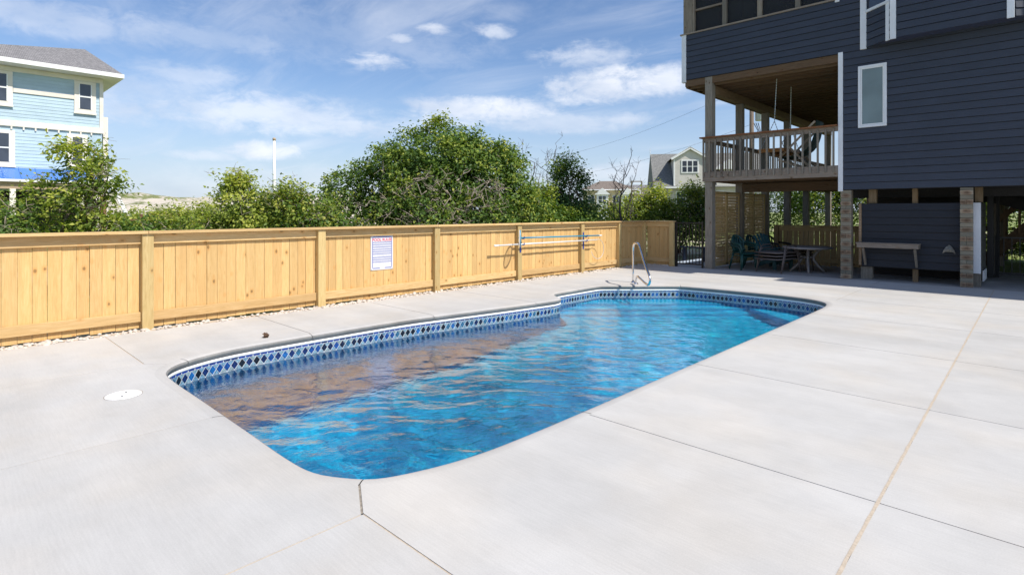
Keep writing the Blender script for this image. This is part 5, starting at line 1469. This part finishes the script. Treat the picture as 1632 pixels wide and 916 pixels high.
# the great rounded shrub
big_l = lob((-2.1, 14.9, 2.25, 1.35, 1.35, 1.65), (-1.15, 14.9, 2.15, 1.2, 1.2, 1.55), (-3.0, 15.0, 1.9, 1.3, 1.2, 1.45), (-4.0, 15.1, 1.55, 1.05, 1.05, 1.25), (-.36, 14.9, 1.95, .88, .95, 1.40), (.12, 14.9, 1.25, .74, .8, 1.3), (-2.6, 14.2, 1.1, 1.6, 1.0, 1.2), (-.9, 14.2, 1.1, 1.1, .9, 1.2))
big, bctr = bush('tall_shrub', 'largest rounded dark green shrub tangled with grey bare twigs behind the fence', 'shrub', spot(-1.9, 15.0), big_l, 8200, .096, 1, 'leaf_mid', SH, stems=12, r=.08, per=10, spread=.088, young=.13, twigs=60, shell=.72, rough=.27, shoots=5, shoot_h=0.16)
# dead twigs tangled over the near face of the big shrub
rs = np.random.RandomState(77); m_ = MB()
for k in range(150):
    l = rs.uniform(-3.2, -.1); z = rs.uniform(.9, 2.6) - .25 * abs(l + 1.3); d = 13.02 + .35 * rs.rand() + .18 * (l + 1.8) ** 2
    p = np.array(spot(l, d, max(z, .8)))
    q = p + np.array([*(RT * rs.normal(0, .34) - FW * rs.uniform(-.1, .2)), rs.normal(-.02, .20)])
    pts = limb(m_, p, q, rs.uniform(.008, .018), .004, rs, 5, .5, 4)
    for j in range(3):
        e = pts[rs.randint(1, 4)]; limb(m_, e, e + rs.normal(0, .15, 3), .005, .002, rs, 4, .4, 3)
o = part('dead_branches', m_, 'twig', big); o['kind'] = 'stuff'
# leafy little tree at the left
bush('young_tree', 'thin leafy young tree with yellow-green tips in front of the pale blue house', 'tree', spot(-8.55, 11.1), lob((-8.5, 11, 2.45, .52, .5, .48), (-8.1, 11, 2.0, .48, .5, .45), (-8.95, 11.1, 1.9, .50, .5, .45), (-8.5, 11, 1.65, .62, .55, .40), (-8.75, 11, 1.1, .45, .5, .45), (-8.1, 11.0, 1.2, .35, .4, .4)), 470, .10, 21, 'leaf_light', 'young trees', stems=7, r=.04, per=9, spread=.09, young=.35, twigs=90, rough=.42, shell=.5, shoots=10, shoot_h=0.22)
bush('low_shrub', 'low grey-green twiggy shrub at the far left end of the fence', 'shrub', spot(-10.0, 11.0), lob((-9.6, 11, 1.0, .8, .7, .80), (-10.6, 11.2, 1.05, .8, .7, .85), (-11.5, 11.6, 1.2, .8, .8, .8)), 900, .085, 22, 'leaf_mid', SH, stems=8, r=.03, per=9, spread=.10, twigs=140, rough=.35, shoots=18, shoot_h=0.35)
bush('low_shrub', 'low leafy shrub filling the gap right of the young tree', 'shrub', spot(-7.6, 11.3), lob((-7.5, 11.3, .85, .75, .6, .72), (-6.9, 11.9, .75, .55, .5, .68)), 620, .085, 23, 'leaf_mid', SH, stems=5, r=.025, per=9, spread=.10, twigs=60, rough=.35, shoots=14, shoot_h=0.40)
bush('low_shrub', 'small bright bushlet just showing over the fence cap beside the old brown fence', 'shrub', spot(-6.95, 13.0), lob((-6.95, 13, .95, .35, .35, .55),), 170, .08, 24, 'leaf_light', SH, stems=3, r=.02, per=9, spread=.08, rough=.3, young=.5)
bush('hedge', 'long low hedge in front of the sand dune', 'hedge', spot(-16, 27.5), lob((-19, 28, .8, 2.2, 1.4, .72), (-16.4, 27.5, .85, 2.0, 1.3, .78), (-14.0, 27.5, .95, 1.8, 1.3, .80), (-12.0, 27, 1.0, 1.6, 1.2, .82), (-22, 29, .9, 2, 1.2, .78)), 1900, .15, 25, 'leaf_light', None, stems=8, r=.05, per=8, spread=.2, twigs=60, rough=.25, young=.15, shoots=20, shoot_h=0.30)
bush('low_shrub', 'green shrub rising in front of the old brown fence', 'shrub', spot(-10.6, 18.5), lob((-11.1, 18.5, .75, .6, .6, .7), (-10.3, 18.6, .85, .55, .6, .85), (-12.1, 18.7, .7, .6, .6, .6)), 560, .10, 26, 'leaf_light', SH, stems=5, r=.03, per=9, spread=.12, twigs=50, rough=.4, shoots=14, shoot_h=0.40)
bush('tall_shrub', 'upright shrub with pale tips just left of the flagpole', 'shrub', spot(-6.4, 13.2), lob((-6.45, 13.2, 1.45, .62, .6, .85), (-6.0, 13.2, 1.0, .7, .6, .8), (-6.9, 13.2, .9, .6, .6, .75), (-6.5, 13.2, 2.15, .25, .25, .28)), 900, .092, 27, 'leaf_light', SH, stems=8, r=.03, per=9, spread=.095, twigs=70, rough=.42, young=.4, shell=.5, shoots=18, shoot_h=0.26)
bush('tall_shrub', 'leafy shrub below the flagpole, left of the largest shrub', 'shrub', spot(-5.2, 13.5), lob((-5.5, 13.4, 1.35, .65, .6, .80), (-4.85, 13.6, 1.3, .7, .6, .80), (-5.0, 13.3, .8, .9, .6, .8), (-4.2, 13.4, 1.0, .8, .6, .8)), 1250, .090, 28, 'leaf_mid', SH, stems=8, r=.03, per=9, spread=.10, twigs=110, rough=.40, young=.42, shell=.55, shoots=22, shoot_h=0.34)
bush('small_tree', 'dark green small tree right of the largest shrub', 'tree', spot(2.0, 19), lob((1.95, 19, 2.4, .50, .5, .85), (1.35, 19, 1.75, .62, .6, .85), (2.3, 19.1, 1.5, .55, .6, .85), (1.7, 18.8, 1.0, .95, .7, .95), (2.45, 19, 2.5, .28, .28, .33)), 1050, .115, 31, 'leaf_dark', 'young trees', stems=8, r=.05, per=10, spread=.13, twigs=60, rough=.38, young=.06, shell=.55, shoots=14, shoot_h=0.45)
bush('low_shrub', 'dark shrub squeezed between the largest shrub and the small dark tree', 'shrub', spot(.95, 17.5), lob((.95, 17.5, 1.25, .65, .6, .95), (.6, 17.0, .9, .7, .6, .9), (1.5, 17.6, .9, .8, .6, .85), (2.2, 17.8, .8, .8, .6, .8)), 1100, .10, 32, 'leaf_mid', SH, stems=5, r=.03, per=10, spread=.12, rough=.3, young=.1, shoots=12, shoot_h=0.50)
bush('low_shrub', 'bright yellow-green shrub in front of the far yellow house', 'shrub', spot(4.2, 21), lob((3.7, 21, 1.0, .85, .8, .85), (4.7, 21.2, 1.1, .8, .8, .9), (5.4, 21, 1.25, .6, .6, 1.05)), 1050, .115, 33, 'leaf_light', SH, stems=6, r=.03, per=9, spread=.13, rough=.36, young=.32, twigs=60, shoots=22, shoot_h=0.40)
bush('low_shrub', 'yellow-green shrub in front of the greige gabled house', 'shrub', spot(6.3, 21.5), lob((6.1, 21.5, 1.15, .7, .7, .95), (6.9, 21.6, 1.35, .7, .7, .95), (7.4, 21.3, 1.3, .6, .6, 1.0), (6.5, 21, .7, 1.0, .7, .8)), 1050, .11, 34, 'leaf_mid', SH, stems=6, r=.03, per=9, spread=.13, rough=.36, young=.36, twigs=60, shoots=24, shoot_h=0.40)
bush('low_shrub', 'shaded green shrub behind the black metal gate', 'shrub', (-9.0, 20.2, 0), [(-8.6, 20.2, .9, .7, .6, .95), (-9.4, 20.8, 1.0, .7, .7, 1.0), (-8.0, 21.5, 1.0, .7, .7, 1.1)], 800, .10, 35, 'leaf_dark', SH, stems=6, r=.03, per=9, spread=.13, rough=.36, young=.25)
bush('hedge', 'sunlit hedge seen under the navy house behind the low fence', 'hedge', (-4, 30.5, 0), [(x, 30.5 + .5 * math.sin(x), 1.5, 1.3, 1.0, 1.9) for x in (-9.5, -8.0, -6.4, -4.6, -2.8, -1.0, 1.2, 3.0)], 6200, .14, 36, 'leaf_mid', None, stems=12, r=.04, per=8, spread=.2, rough=.3, young=.2, twigs=120)
bush('low_shrub', 'bright green ground shrub behind the staircase at the right edge', 'shrub', (.3, 24.5, 0), [(-.8, 24.5, .35, .8, .7, .5), (.4, 24.8, .4, .9, .7, .55), (1.4, 24.5, .4, .7, .6, .5)], 900, .10, 37, 'leaf_light', SH, stems=4, r=.02, per=9, spread=.12, rough=.3, young=.4)
# bare trees
def bare(label, base, h, seed, spread_=.5, n=9):
    t = thing('bare_tree', label, 'tree', base, 'leafless trees'); rs = np.random.RandomState(seed); m_ = MB()
    top = np.array(base) + np.array([rs.normal(0, .1), rs.normal(0, .1), h * .55]); trunk = limb(m_, base, top, .05, .03, rs, 6, .12, 6)
    tw = MB()
    for k in range(n):
        s_ = trunk[rs.randint(2, 6)]; a = rs.uniform(0, 6.28); e = s_ + np.array([math.cos(a) * spread_ * rs.uniform(.5, 1.3), math.sin(a) * spread_ * rs.uniform(.5, 1.3), h * rs.uniform(.22, .45)])
        pts = limb(tw, s_, e, .02, .006, rs, 6, .22, 4)
        for j in range(5):
            q = pts[rs.randint(1, 6)]; e2 = q + np.array([rs.normal(0, .22), rs.normal(0, .22), rs.uniform(.15, .5)]); p2 = limb(tw, q, e2, .009, .004, rs, 4, .25, 3)
            for i in range(2): limb(tw, p2[2], p2[2] + np.array([rs.normal(0, .12), rs.normal(0, .12), rs.uniform(.05, .28)]), .006, .003, rs, 3, .2, 3)
    part('trunk', m_, 'dead', t); part('branches', tw, 'dead', t)
bare('leafless tree with thin upright branches behind the small dark tree', spot(1.55, 20.2), 4.15, 61, .45, 10)
bare('leafless tree with forked branches in front of the far yellow house', spot(3.9, 20.0), 3.9, 62, .5, 10)
bare('leafless tree with fine branches beside the right flank of the largest shrub', spot(.85, 18.3), 3.7, 63, .4, 7)
